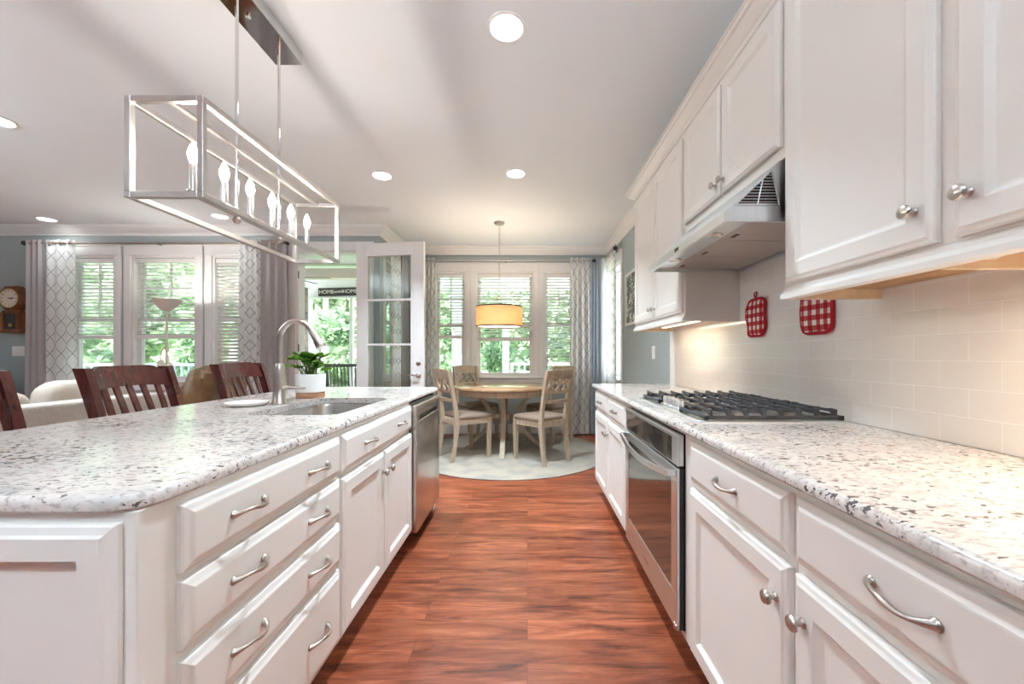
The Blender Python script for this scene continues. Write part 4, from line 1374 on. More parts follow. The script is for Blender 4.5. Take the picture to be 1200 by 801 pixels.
added_uplight(0.15, -0.75, 2.10, 'added unseen white bowl uplight brightening the ceiling behind the viewer', ADDED_UPLIGHT_POWER * 0.72)
added_uplight(-4.6, 0.6, 2.05, 'added unseen white bowl uplight brightening the ceiling over the living room', ADDED_UPLIGHT_POWER * 1.2)
for x, y in ((-1.3, -0.6), (-3.5, 0.8), (-5.6, 2.7), (-3.5, -1.2)):  # extra downlights out of view, added to raise the room brightness
    downlight(x, y, 'added unseen recessed light brightening the room from outside the view')

# ------------------------------------------------------------------ linear chandelier
hx0, hx1, hyn, hyf, hz0, hz1 = -1.330, -1.070, 1.31, 2.27, 1.683, 2.020
xm = -1.192
t = thing('linear_chandelier', (xm, 1.79, hz0), 'satin nickel open-box chandelier with six candle bulbs over the island', 'chandelier')
b = 0.020
def bar(x0, x1, y0, y1, z0, z1, nm='frame_bar'):
    return MB().box(x0, x1, y0, y1, z0, z1, 0.0015, 1).build(nm, 'nickel_pale', t)
for x in (hx0, hx1 - b):
    for z in (hz0, hz1 - b):
        bar(x, x + b, hyn, hyf, z, z + b)
    for y in (hyn, hyf - b):
        bar(x, x + b, y, y + b, hz0 + b, hz1 - b)
for y in (hyn, hyf - b):
    for z in (hz0, hz1 - b):
        bar(hx0 + b, hx1 - b, y, y + b, z, z + b)
bar(xm - 0.008, xm + 0.008, hyn + b, hyf - b, hz1 - 0.016, hz1 - 0.002, 'top_spine')
bar(xm - 0.008, xm + 0.008, 1.40, 2.175, 1.728, 1.742, 'candle_bar')
zc = 2.672
for y in (1.632, 1.908):
    r = MB().tube([(xm, y, 1.742), (xm, y, zc)], 0.0065, 10).build('rod', 'chrome', t)
    MB().lathe([(0.006, 1.700), (0.013, 1.706), (0.016, 1.716), (0.010, 1.7275)], (xm, y, 0), 'Z', 16).build('finial', 'nickel', r)
can = MB().box(-1.312, -1.172, 1.46, 2.075, zc, CEIL - 0.001, 0.003, 1).build('canopy', 'chrome', t)
MB().lathe([(0.012, zc - 0.0005), (0.012, zc - 0.008), (0.0, zc - 0.012)], (-1.242, 1.77, 0), 'Z', 16).build('canopy_screw', 'chrome', can)
for k in range(6):
    y = 1.418 + k * 0.1465
    c = MB().lathe([(0.020, 1.7425), (0.020, 1.748), (0.0115, 1.750), (0.0115, 1.838), (0.009, 1.843)], (xm, y, 0), 'Z', 16).build('candle_sleeve', 'nickel_pale', t)
    MB().lathe([(0.008, 1.8435), (0.0125, 1.856), (0.0165, 1.872), (0.015, 1.888), (0.0085, 1.908), (0.002, 1.922)], (xm, y, 0), 'Z', 16).build('bulb', 'bulb', c)
    add_light('candle_lamp', 'POINT', (xm, y, 1.893), BULB_POWER, (1.0, 0.94, 0.86), t, shadow_soft_size=0.012)

# ------------------------------------------------------------------ drum pendant
px, py = -0.335, 4.75
t = thing('drum_pendant', (px, py, CEIL), 'amber drum shade pendant hanging on a chain over the dining table', 'pendant lamp')
MB().lathe([(0.064, CEIL - 0.001), (0.064, CEIL - 0.012), (0.052, CEIL - 0.026), (0.012, CEIL - 0.032)], (px, py, 0), 'Z', 28).build('canopy', 'nickel', t)
mb = MB()
z = CEIL - 0.032
i = 0
while z > 1.865:
    pts = []
    for k in range(13):
        a = 2 * PI * k / 12
        dx, dz = 0.0085 * math.cos(a), 0.021 * math.sin(a)
        pts.append((px + (dx if i % 2 else 0), py + (0 if i % 2 else dx), z - 0.018 + dz))
    mb.tube(pts, 0.0024, 6, False)
    z -= 0.034
    i += 1
mb.build('chain', 'nickel', t)
MB().lathe([(0.006, 1.875), (0.014, 1.868), (0.010, 1.855), (0.020, 1.845), (0.012, 1.83), (0.022, 1.818), (0.024, 1.80), (0.012, 1.79), (0.008, 1.60)], (px, py, 0), 'Z', 18).build('stem', 'nickel', t)
sr, s0, s1 = 0.278, 1.492, 1.735
sh = MB().lathe([(sr, s0), (sr, s1), (sr - 0.003, s1), (sr - 0.003, s0), (sr, s0)], (px, py, 0), 'Z', 56, False).build('shade', 'shade', t)
for z0, z1 in ((s0 - 0.002, s0 + 0.012), (s1 - 0.012, s1 + 0.002)):
    MB().lathe([(sr + 0.0012, z0), (sr + 0.0012, z1), (sr - 0.0042, z1), (sr - 0.0042, z0), (sr + 0.0012, z0)], (px, py, 0), 'Z', 56, False).build('shade_trim', 'bronze', sh)
MB().lathe([(sr - 0.006, s0 + 0.010), (sr - 0.006, s0 + 0.014), (0.0, s0 + 0.006)], (px, py, 0), 'Z', 48).build('diffuser', 'diffuser', t)
MB().lathe([(0.008, s0 + 0.006), (0.015, s0 - 0.004), (0.008, s0 - 0.014), (0.0, s0 - 0.018)], (px, py, 0), 'Z', 16).build('finial', 'nickel', t)
mb = MB()
for k in range(3):
    a = 2 * PI * k / 3
    mb.tube([(px, py, s1 - 0.03), (px + (sr - 0.004) * math.cos(a), py + (sr - 0.004) * math.sin(a), s1 - 0.01)], 0.003, 6)
mb.build('spider', 'nickel', t)
add_light('pendant_lamp', 'POINT', (px, py, 1.66), 7.0, (1.0, 0.93, 0.83), t, shadow_soft_size=0.06)

# ------------------------------------------------------------------ round rug and dining set
rx, ry, rr = -0.20, 4.79, 1.13
mb = MB().lathe([(rr - 0.006, 0.0005), (rr, 0.004), (rr, 0.009), (rr - 0.006, 0.012), (0.0, 0.012)], (rx, ry, 0), 'Z', 96)
tag(mb.build('round_rug', 'rug', origin=(rx, ry, 0)), 'round pale medallion rug under the dining table', 'rug')

RZ = 0.0125
tx, ty = -0.285, 4.92
t = thing('dining_table', (tx, ty, RZ), 'round brown-topped dining table on curved cream legs', 'table')
TZ = 0.785
MB().lathe([(0.585, TZ - 0.040), (0.608, TZ - 0.034), (0.615, TZ - 0.022), (0.612, TZ - 0.008), (0.600, TZ), (0.0, TZ)], (tx, ty, 0), 'Z', 72).build('tabletop', 'tabletop', t)
MB().lathe([(0.545, TZ - 0.105), (0.552, TZ - 0.100), (0.552, TZ - 0.0405), (0.52, TZ - 0.0405), (0.52, TZ - 0.105), (0.545, TZ - 0.105)], (tx, ty, 0), 'Z', 64, False).build('apron', 'tan', t)
for k in range(4):
    a = R(-90 + 90 * k)
    ca, sa = math.cos(a), math.sin(a)
    pts = []
    for j in range(15):
        s = j / 14
        z = TZ - 0.041 - s * (TZ - 0.041 - RZ)
        rad = 0.165 + 0.285 * abs(2 * (s - 0.47)) ** 1.7
        pts.append((tx + ca * rad, ty + sa * rad, z))
    MB().sweep(pts, 0.056, 0.060, up=(ca, sa, 0), level=True).build('leg', 'tan', t)
mb = MB()
for k in range(4):
    a = R(-90 + 90 * k)
    mb.sweep([(tx + math.cos(a) * 0.02, ty + math.sin(a) * 0.02, 0.40), (tx + math.cos(a) * 0.155, ty + math.sin(a) * 0.155, 0.40)], 0.045, 0.05)
mb.lathe([(0.06, 0.36), (0.065, 0.37), (0.065, 0.43), (0.06, 0.44)], (tx, ty, 0), 'Z', 20)
mb.build('stretcher', 'tan', t)

def make_chair(label):
    t = thing('dining_chair', (0, 0, 0), label, 'chair', 'dining chairs round the table')
    W, Dp, SZ = 0.235, 0.215, 0.452
    def xw(y):     # half width tapers to the back
        return W - (Dp - y) / (2 * Dp) * 0.038
    # front legs
    for s in (-1, 1):
        MB().sweep([(s * (W - 0.026), Dp - 0.025, 0), (s * (W - 0.026), Dp - 0.025, SZ)], [0.034, 0.046], [0.034, 0.046], up=(0, 1, 0)).build('leg', 'tan', t)
    # back posts
    for s in (-1, 1):
        pts = []
        for k in range(13):
            z = k / 12 * 0.985
            y = -Dp + 0.022
            y -= 0.10 * max(0, (z - 0.45) / 0.53) ** 1.25
            y -= 0.055 * max(0, (0.42 - z) / 0.42) ** 1.6
            pts.append((s * (W - 0.058), y, z))
        MB().sweep(pts, 0.034, [0.040 + 0.01 * (0.3 < p[2] < 0.55) for p in pts], up=(0, 1, 0), level=True).build('leg', 'tan', t)
    mb = MB()
    mb.box(-W + 0.05, W - 0.05, Dp - 0.040, Dp - 0.016, SZ - 0.065, SZ)
    mb.box(-W + 0.075, W - 0.075, -Dp + 0.010, -Dp + 0.034, SZ - 0.065, SZ)
    for s in (-1, 1):
        mb.sweep([(s * (W - 0.026), Dp - 0.045, SZ - 0.0325), (s * (W - 0.058), -Dp + 0.045, SZ - 0.0325)], 0.022, 0.065)
    mb.build('apron', 'tan', t)
    # padded seat
    def so(s):
        pts = []
        for x, y in rrect(-W + s, W - s, -Dp + 0.045 + s, Dp + 0.012 - s, 0.045):
            pts.append((x * xw(y) / W, y))
        return pts
    mb = MB()
    mb.loft([[(x, y, z) for x, y in so(s)] for s, z in ((0.006, SZ + 0.001), (-0.004, SZ + 0.012), (0.0, SZ + 0.030), (0.018, SZ + 0.043), (0.060, SZ + 0.052), (0.12, SZ + 0.055))], True, True)
    mb.build('seat_cushion', 'seat', t)
    def yb(z):
        return -Dp + 0.022 - 0.10 * max(0, (z - 0.45) / 0.53) ** 1.25
    def curved_rail(nm, z0, z1, th, arch=0.0, half=W - 0.072):
        rings = []
        for k in range(13):
            s = -1 + 2 * k / 12
            bow = -0.022 * (1 - s * s)
            top = z1 + arch * (1 - s * s)
            rings.append([(s * half, yb(z0) + bow - th / 2, z0), (s * half, yb(z0) + bow + th / 2, z0), (s * half, yb(top) + bow + th / 2, top), (s * half, yb(top) + bow - th / 2, top)])
        return MB().loft(rings).build(nm, 'tan', t)
    curved_rail('top_rail', 0.895, 0.985, 0.022, 0.012, W - 0.040)
    curved_rail('back_rail', 0.742, 0.768, 0.020)
    curved_rail('lower_back_rail', 0.640, 0.675, 0.020)
    # interlaced lattice
    mb = MB()
    hw, zl, zh = W - 0.080, 0.764, 0.899
    for ph in (0, 1):
        pts = []
        for k in range(29):
            s = k / 28
            x = -hw + 2 * hw * s
            zz = (zl + zh) / 2 + (zh - zl) / 2 * 0.93 * math.cos(s * 3 * PI + ph * PI)
            e = x / hw
            pts.append((x, yb(zz) - 0.022 * (1 - e * e) + (0.004 if ph else -0.004), zz))
        mb.tube(pts, 0.0115, 8)
    mb.build('lattice', 'tan', t)
    return t
spots = [((0.155, 4.385), (-.64, .77), 'dining chair with lattice back nearest the range side, turned from the viewer'),
         ((-0.71, 4.53), (.80, .60), 'dining chair with lattice back right beside the dishwasher'),
         ((-0.70, 5.42), (.62, -.78), 'dining chair on the far left side of the table, facing the viewer'),
         ((0.30, 5.30), (-.70, -.71), 'dining chair on the far right, mostly behind the near right chair')]
proto = None
for (x, y), d, l in spots:
    a = math.atan2(d[1], d[0]) - PI / 2
    if proto is None:
        proto = make_chair(l)
        first = ((x, y, RZ), a)
    else:
        dup(proto, (x, y, RZ), a, l)
proto.location, proto.rotation_euler = first[0], (0, 0, first[1])

# ------------------------------------------------------------------ bar stools
def make_stool(label):
    """faces local +X; origin on the floor under the seat."""
    t = thing('bar_stool', (0, 0, 0), label, 'stool', 'cherry bar stools along the island')
    W = 0.235
    def xb_(z):
        return -0.19 - 0.125 * max(0, (z - 0.62) / 0.48) ** 1.35 - 0.05 * max(0, (0.6 - z) / 0.6) ** 1.5
    for s in (-1, 1):
        MB().sweep([(0.21, s * (W - 0.03), 0), (0.19, s * (W - 0.045), 0.60)], [0.034, 0.042], [0.034, 0.042], up=(0, 1, 0), level=True).build('leg', 'cherry', t)
        pts = [(xb_(k / 16 * 1.098), s * (W - 0.018), k / 16 * 1.098) for k in range(17)]
        dd = [0.040 + 0.020 * max(0, (p[2] - 0.62) / 0.48) for p in pts]
        MB().sweep(pts, dd, 0.036, up=(0, 1, 0), level=True).build('leg', 'cherry', t)
    mb = MB()
    rings = []
    for s, z in ((0.012, 0.600), (0.0, 0.608), (0.0, 0.628), (0.010, 0.638), (0.06, 0.632), (0.12, 0.627)):
        rings.append([(x, y, z) for x, y in rrect(-0.165 + s, 0.245 - s, -W + s, W - s, 0.05)])
    mb.loft(rings, True, True)
    mb.build('seat', 'cherry', t)
    mb = MB()
    mb.box(0.18, 0.20, -W + 0.06, W - 0.06, 0.20, 0.235, 0.003)
    mb.box(-0.215, -0.195, -W + 0.04, W - 0.04, 0.30, 0.33, 0.003)
    for s in (-1, 1):
        mb.sweep([(0.188, s * (W - 0.042), 0.27), (-0.205, s * (W - 0.025), 0.27)], 0.020, 0.032)
    mb.build('footrest', 'cherry', t)
    # crest rail, curved in plan with shaped top edge
    rings = []
    h = W - 0.037
    for k in range(25):
        s = -1 + 2 * k / 24
        e = abs(s)
        bow = -0.030 * (1 - s * s)
        top = 1.082 + 0.024 * (1 / (1 + math.exp((e - 0.80) * 28)))
        z0 = 0.988 + 0.012 * (1 - s * s)
        rings.append([(xb_(z0) + bow - 0.010, s * h, z0), (xb_(z0) + bow + 0.012, s * h, z0), (xb_(top) + bow + 0.012, s * h, top), (xb_(top) + bow - 0.010, s * h, top)])
    MB().loft(rings).build('crest_rail', 'cherry', t)
    mb = MB()
    mb.box(xb_(0.70) - 0.011, xb_(0.70) + 0.011, -h, h, 0.685, 0.725, 0.003)
    mb.build('back_rail', 'cherry', t)
    for k in range(5):
        y = -h + 2 * h * (k + 0.75) / 5.5
        s = y / h
        bow = -0.030 * (1 - s * s)
        pts = []
        for j in range(9):
            z = 0.722 + j / 8 * 0.280
            f = j / 8
            pts.append((xb_(z) + bow * f, y, z))
        MB().sweep(pts, 0.012, 0.028, up=(0, 1, 0)).build('slat', 'cherry', t)
    return t
st = None
for y, l in ((1.375, 'cherry wood bar stool at the left edge, nearest the viewer'),
             (2.115, 'cherry wood bar stool in the middle, before the floor lamp'),
             (2.925, 'cherry wood bar stool left of the faucet, farthest along the island')):
    if st is None:
        st = make_stool(l)
        sfirst = (-1.81, y, 0)
    else:
        dup(st, (-1.81, y, 0), 0, l)
st.location = sfirst

# ------------------------------------------------------------------ sofa, cushions, recliner
def puff(mb, x0, x1, y0, y1, z0, z1, p=0.5, n=9, wob=0.0, seed=0):
    """soft box: rounded super-ellipsoid."""
    cx_, cy_, cz_ = (x0 + x1) / 2, (y0 + y1) / 2, (z0 + z1) / 2
    rings = []
    m = 14
    for j in range(1, m):
        b_ = -PI / 2 + PI * j / m
        cb, sb = math.cos(b_), math.sin(b_)
        ring = []
        for k in range(40):
            a = 2 * PI * k / 40
            ca, sa = math.cos(a), math.sin(a)
            f = lambda v: math.copysign(abs(v) ** p, v)
            q = Vector((cx_ + f(ca) * f(cb) * (x1 - x0) / 2, cy_ + f(sa) * f(cb) * (y1 - y0) / 2, cz_ + f(sb) * (z1 - z0) / 2))
            if wob:
                nn = mnoise.noise(q * 7 + Vector((seed, 0, 0))) * wob + mnoise.noise(q * 17 + Vector((0, seed, 0))) * wob * 0.5
                q = q + (q - Vector((cx_, cy_, cz_))).normalized() * nn
            ring.append(q)
        rings.append(ring)
    mb.loft(rings, True, True)
    return mb
t = thing('sofa', (-3.4, 2.15, 0), 'cream tweed sofa behind the bar stools with its back to the island', 'sofa')
sx = -2.965
mb = MB()
puff(mb, sx - 0.20, sx, 0.85, 3.46, 0.10, 0.855, 0.16)
mb.build('back', 'sofa', t)
MB().box(sx - 0.95, sx - 0.19, 0.86, 3.45, 0.10, 0.30, 0.02).build('seat_frame', 'sofa', t)
for y in (0.85, 3.25):
    puff(MB(), sx - 0.95, sx - 0.18, y, y + 0.21, 0.10, 0.64, 0.22).build('arm', 'sofa', t)
for i in range(3):
    y = 1.07 + i * 0.727
    puff(MB(), sx - 0.96, sx - 0.36, y, y + 0.72, 0.30, 0.47, 0.25).build('seat_cushion', 'sofa', t)
for x in (sx - 0.90, sx - 0.08):
    for y in (0.92, 3.38):
        MB().lathe([(0.02, 0), (0.03, 0.10)], (x, y, 0), 'Z', 12).build('foot', 'bronze', t)
for y0, y1, zt, l in ((1.09, 1.76, 0.93, 'cream back pillow of the sofa behind the leftmost stool'),
                      (1.80, 2.60, 0.945, 'cream back pillow in the middle of the sofa'),
                      (2.66, 3.22, 0.975, 'plump cream back pillow at the sofa end by the brown recliner')):
    mb = MB()
    puff(mb, sx - 0.42, sx - 0.215, y0, y1, 0.475, zt, 0.45, wob=0.018, seed=y0)
    o = mb.build('sofa_pillow', 'pillow')
    tag(o, l, 'pillow', 'cream pillows on the sofa')

t = thing('recliner', (-3.35, 3.95, 0), 'brown leather recliner with rumpled back between the sofa and the curtains', 'armchair')
puff(MB(), -3.16, -2.86, 3.56, 4.12, 0.40, 1.045, 0.55, wob=0.075, seed=5).build('back', 'leather', t)
puff(MB(), -3.75, -3.0, 3.62, 4.08, 0.22, 0.50, 0.35, wob=0.03, seed=8).build('seat_cushion', 'leather', t)
for y in (3.50, 4.06):
    puff(MB(), -3.72, -2.98, y, y + 0.13, 0.12, 0.66, 0.4, wob=0.03, seed=y).build('arm', 'leather', t)
MB().box(-3.62, -3.0, 3.60, 4.10, 0.0, 0.22, 0.01).build('base', 'bronze', t)

t = thing('armchair', (-6.5, 4.2, 0), 'cream armchair by the wall below the switch plate, at the left edge', 'armchair')
puff(MB(), -6.95, -5.99, 4.42, 4.64, 0.30, 0.995, 0.2).build('back', 'sofa', t)
puff(MB(), -6.85, -6.1, 3.75, 4.41, 0.22, 0.48, 0.25).build('seat_cushion', 'sofa', t)
for x in (-6.97, -6.12):
    puff(MB(), x, x + 0.16, 3.75, 4.45, 0.15, 0.64, 0.25).build('arm', 'sofa', t)
MB().box(-6.9, -6.05, 3.8, 4.6, 0.0, 0.21, 0.01).build('base', 'bronze', t)

# floor lamp
lx, ly = -4.08, 4.50
t = thing('floor_lamp', (lx, ly, 0), 'cream torchiere floor lamp standing before the middle living room window', 'lamp')
MB().lathe([(0.13, 0.0), (0.13, 0.015), (0.04, 0.035), (0.012, 0.05)], (lx, ly, 0), 'Z', 28).build('base', 'lamp_cream', t)
MB().tube([(lx, ly, 0.05), (lx, ly, 1.66)], 0.012, 12).build('pole', 'lamp_cream', t)
MB().lathe([(0.02, 1.655), (0.045, 1.665), (0.085, 1.70), (0.132, 1.765), (0.142, 1.785), (0.135, 1.785), (0.082, 1.71), (0.02, 1.675)], (lx, ly, 0), 'Z', 36).build('bowl_shade', 'pot', t)
MB().tube([(lx + 0.01, ly, 1.28), (lx - 0.03, ly - 0.02, 1.22), (lx - 0.05, ly - 0.03, 1.14), (lx - 0.02, ly - 0.05, 1.10)], 0.007, 8).build('reading_arm', 'lamp_cream', t)
MB().lathe([(0.02, 1.10), (0.035, 1.06), (0.05, 1.01), (0.047, 1.01), (0.018, 1.09)], (lx - 0.02, ly - 0.05, 0), 'Z', 18).build('reading_shade', 'beam', t)
MB().lathe([(0.02, 1.07), (0.035, 1.04), (0.045, 1.0), (0.042, 1.0), (0.018, 1.06)], (lx + 0.07, ly - 0.05, 0), 'Z', 18).build('reading_shade', 'beam', t)
MB().tube([(lx + 0.01, ly, 1.17), (lx + 0.045, ly - 0.03, 1.12), (lx + 0.07, ly - 0.05, 1.065)], 0.007, 8).build('reading_arm', 'lamp_cream', t)

add_light('torchiere_lamp', 'POINT', (lx, ly, 1.765), TORCHIERE_POWER, (1.0, 0.95, 0.88), t, shadow_soft_size=0.04)
# ------------------------------------------------------------------ wall clock
kx, kz = -6.27, 1.845
FK = frame((kx, YL, 0), (1, 0, 0), (0, -1, 0))
t = thing('wall_clock', (kx, YL - 0.01, 1.42), 'octagonal oak wall clock with a glazed pendulum case, left of the curtains', 'clock')
def octa(r, n):
    return [(r * math.cos(R(22.5 + 45 * k)), kz + r * math.sin(R(22.5 + 45 * k)), n) for k in range(8)]
MB(FK).loft([octa(0.165, 0.001), octa(0.165, 0.060), octa(0.155, 0.085), octa(0.125, 0.092), octa(0.118, 0.088)]).build('octagon_case', 'oak', t)
mb = MB(FK)
mb.box(-0.115, 0.115, 1.445, 1.70, 0.001, 0.075, 0.006); mb.box(-0.135, 0.135, 1.425, 1.460, 0.001, 0.085, 0.006)
lower = mb.build('pendulum_case', 'oak', t)
for s in (-1, 1):
    MB(FK).box(s * 0.095 - 0.018, s * 0.095 + 0.018, 1.465, 1.675, 0.0755, 0.092, 0.005).build('side_column', 'oak', lower)
MB(FK).box(-0.068, 0.068, 1.475, 1.655, 0.0755, 0.079).build('glass_door', 'black_glass', lower)
MB(FK).lathe([(0.022, 0.0795), (0.022, 0.083), (0.0, 0.084)], (0, 1.52, 0), 'Z', 20).build('pendulum', 'brass', lower)
MB(FK).lathe([(0.112, 0.0885), (0.112, 0.091), (0.0, 0.091)], (0, kz, 0), 'Z', 40).build('dial', 'dial', t)
MB(FK).lathe([(0.110, 0.0912), (0.110, 0.098), (0.118, 0.098), (0.118, 0.0912), (0.110, 0.0912)], (0, kz, 0), 'Z', 40, False).build('bezel', 'brass', t)
mb = MB(FK)
mb.sweep([(-0.012, kz - 0.002, 0.0935), (0.070, kz + 0.004, 0.0935)], 0.007, 0.001, up=(0, 0, 1))
mb.sweep([(-0.008, kz + 0.002, 0.0945), (0.048, kz - 0.010, 0.0945)], 0.010, 0.001, up=(0, 0, 1))
mb.build('hands', 'ink', t)

def lettering(name, txt, size, mat, fr, u, v, n, parent, rot=0.0, depth=0.0006):
    cu = bpy.data.curves.new(name, 'FONT')
    cu.body = txt
    cu.size = size
    cu.align_x = 'CENTER'
    cu.align_y = 'CENTER'
    cu.extrude = depth
    tmp = bpy.data.objects.new(name, cu)
    C.objects.link(tmp)
    dg = bpy.context.evaluated_depsgraph_get()
    dg.update()
    me = bpy.data.meshes.new_from_object(tmp.evaluated_get(dg))
    bpy.data.objects.remove(tmp)
    bpy.data.curves.remove(cu)
    Tm = fr @ Matrix.Translation((u, v, n)) @ Matrix.Rotation(rot, 4, 'Z')
    off = Matrix.Translation(-world_loc(parent))
    me.transform(off @ Tm)
    me.materials.clear()
    me.materials.append(M[mat])
    o = bpy.data.objects.new(name, me)
    C.objects.link(o)
    o.parent = parent
    return o
for k in range(1, 13):
    a = R(90 - 30 * k)
    lettering('numeral', str(k), 0.026, 'ink', FK, 0.088 * math.cos(a), kz + 0.088 * math.sin(a), 0.0918, t)

# ------------------------------------------------------------------ curtains
def cloth(fr, u0, u1, z0, z1, folds, amp, n0, mat, name, parent, full=1.45, phase=0.0, flare=0.0, lean=0.0):
    nx, nz = folds * 12, 14
    vs_, us = [], []
    L = 0.0
    prev = None
    cols = []
    for i in range(nx + 1):
        s = i / nx
        u = u0 + (u1 - u0) * s
        n = n0 + amp * math.sin(2 * PI * folds * s + phase) + 0.25 * amp * math.sin(2 * PI * folds * 0.37 * s + 1 + phase)
        if prev is not None:
            L += math.hypot(u - prev[0], n - prev[1])
        prev = (u, n)
        cols.append((u, n, L))
    for j in range(nz + 1):
        tt = j / nz
        z = z1 + (z0 - z1) * tt
        for i, (u, n, l) in enumerate(cols):
            s = i / nx - 0.5
            k = 1 + 0.20 * tt * math.sin(i * 0.35 + phase)
            vs_.append((u + s * flare * tt + lean * tt + 0.006 * math.sin(4 * tt + i * 0.15), z, n0 + (n - n0) * k))
            us.append((l, z))
    fs = [(j * (nx + 1) + i, j * (nx + 1) + i + 1, (j + 1) * (nx + 1) + i + 1, (j + 1) * (nx + 1) + i) for j in range(nz) for i in range(nx)]
    mb = MB(fr)
    mb.add(vs_, fs, True)
    o = mb.build(name, mat, parent, recalc=False)
    uvl = o.data.uv_layers.new(name='UVMap')
    for lp in o.data.loops:
        uvl.data[lp.index].uv = us[lp.vertex_index]
    return o

def curtain(fr, u0, u1, label, lining=None, zt=2.545, zb=0.02, folds=5, amp=0.03, n0=0.085, mat='curtain', lin_mat='lining', grommets=True, phase=0.0, flare=0.04, lf=3, ln=0.0):
    c = fr @ Vector(((u0 + u1) / 2, zb, n0))
    t = thing('curtain', c, label, 'curtain', None)
    cloth(fr, u0, u1, zb, zt, folds, amp, n0, mat, 'patterned_cloth', t, phase=phase, flare=flare)
    if lining:
        cloth(fr, lining[0], lining[1], zb, zt - 0.003, lf, amp * 0.9, n0 - ln, lin_mat, 'lining', t, phase=phase + 2, flare=flare * 0.5)
    if grommets:
        for k in range(folds):
            u = u0 + (u1 - u0) * (k + 0.5) / folds
            mb = MB(fr @ Matrix.Translation((u, zt - 0.045, n0)) @ Matrix.Rotation(R(90), 4, 'Y'))
            mb.lathe([(0.019, -0.004), (0.027, -0.004), (0.027, 0.004), (0.019, 0.004), (0.019, -0.004)], (0, 0, 0), 'Z', 16, False)
            mb.build('grommet', 'nickel', t)
    return t

def rod(fr, u0, u1, z, n, label, ends=(True, True), mat='rod'):
    t = thing('curtain_rod', fr @ Vector(((u0 + u1) / 2, z, n)), label, 'curtain rod', None)
    MB(fr).tube([(u0, z, n), (u1, z, n)], 0.010, 10).build('pole', mat, t)
    for e, u, s in ((ends[0], u0, -1), (ends[1], u1, 1)):
        if e:
            mb = MB(fr @ Matrix.Translation((u, z, n)) @ Matrix.Rotation(s * R(90), 4, 'Y'))
            mb.lathe([(0.011, 0.0), (0.016, 0.006), (0.011, 0.014), (0.026, 0.026), (0.030, 0.042), (0.022, 0.058), (0.0, 0.066)], (0, 0, 0), 'Z', 16)
            mb.build('finial', 'bronze', t)
    for u in (u0 + 0.10, (u0 + u1) / 2, u1 - 0.10):
        mb = MB(fr)
        mb.tube([(u, z - 0.004, 0.002), (u, z - 0.006, n - 0.012)], 0.006, 8)
        mb.box(u - 0.012, u + 0.012, z - 0.035, z + 0.025, 0.0005, 0.006)
        mb.build('bracket', 'bronze', t)
    return t
uL = lambda x: x - XL
rod(FL, uL(-6.02), uL(-2.93), 2.505, 0.11, 'bronze rod above the living room windows', (True, True))
curtain(FL, uL(-5.80), uL(-5.44), 'trellis curtain beside the wall clock with a taupe lining edge', (uL(-6.02), uL(-5.79)), folds=3, n0=0.11, ln=-0.01, flare=0.06, amp=0.011)
curtain(FL, uL(-3.475), uL(-3.205), 'trellis curtain with a wide taupe lining, left of the porch doorway', (uL(-3.205), uL(-2.885)), folds=4, n0=0.11, lf=3, ln=0.0, amp=0.017)
uB = lambda x: x + 2.0
rod(FB, uB(-1.56), uB(0.93), 2.515, 0.11, 'slim rod above the trio of breakfast nook windows', (False, True), 'nickel_pale')
curtain(FB, uB(-1.50), uB(-1.33), 'narrow trellis curtain just right of the open glazed door', None, zt=2.56, folds=3, n0=0.11, amp=0.018)
curtain(FB, uB(0.62), uB(0.925), 'sheer-looking trellis curtain with blue-grey lining at the nook corner', (uB(0.915), uB(1.055)), zt=2.56, folds=4, n0=0.11, lin_mat='lining_blue', lf=3, amp=0.018)
uR = lambda y: YB - y
rod(FR, uR(5.80), uR(5.10), 2.515, 0.095, 'dark rod with a ball finial on the wall beside the leafy picture', (False, True))
curtain(FR, uR(5.56), uR(5.10), 'trellis curtain on the side wall next to the leafy picture', None, zt=2.58, folds=5, n0=0.095, amp=0.018)
curtain(FR, uR(5.82), uR(5.66), 'white curtain bunched in the corner between the two nook windows', None, zt=2.54, folds=3, n0=0.12, amp=0.035, mat='sheer', grommets=False)
uN = lambda y: y - YL
rod(FN, uN(4.98), uN(5.78), 2.515, 0.095, 'short rod over the window seen through the open glazed door', (True, False))
curtain(FN, uN(5.02), uN(5.42), 'trellis curtain seen through the panes of the open door', (uN(5.42), uN(5.72)), zt=2.56, folds=4, n0=0.095, amp=0.018, lf=3)

# ------------------------------------------------------------------ outdoors
struct(MB().box(-30, 30, YB + 0.2, 45, -0.65, -0.55).build('ground', 'grass'))
struct(MB().box(-16, 8, -14, YF - 0.15, -0.3, -0.12).build('rear_bounce_slab', 'deck'))  # unseen pale slab added to bounce daylight towards the ceiling
struct(MB().box(-16, XL - 0.15, YF - 0.149, YL + 2, -0.3, -0.12).build('side_bounce_slab', 'deck'))  # matching slab at the side, out of view, added for bounced daylight
struct(MB().box(-9.2, XN - 0.13, YL + 0.145, 8.1, -0.15, -0.03).build('porch_floor', 'deck'))
struct(MB().box(XN - 0.12, 3.2, YB + 0.145, 8.55, -0.15, -0.031).build('deck_floor', 'deck'))
struct(MB().box(-4.75, XN - 0.13, YL + 0.145, 8.15, 2.74, 2.80).build('porch_ceiling', 'beadboard'))
struct(MB().box(-4.75, XN - 0.13, 6.9, 7.08, 2.49, 2.66).build('porch_crossbeam', 'beam'))
struct(MB().box(-4.75, XN - 0.13, 7.96, 8.12, 2.30, 2.739).build('porch_header', 'ext'))
struct(MB().box(XN - 0.12, 3.2, YB + 0.145, 8.6, 2.86, 2.92).build('deck_roof', 'ext'))
struct(MB().box(XN - 0.12, 3.2, 8.35, 8.5, 2.50, 2.859).build('deck_header', 'ext'))

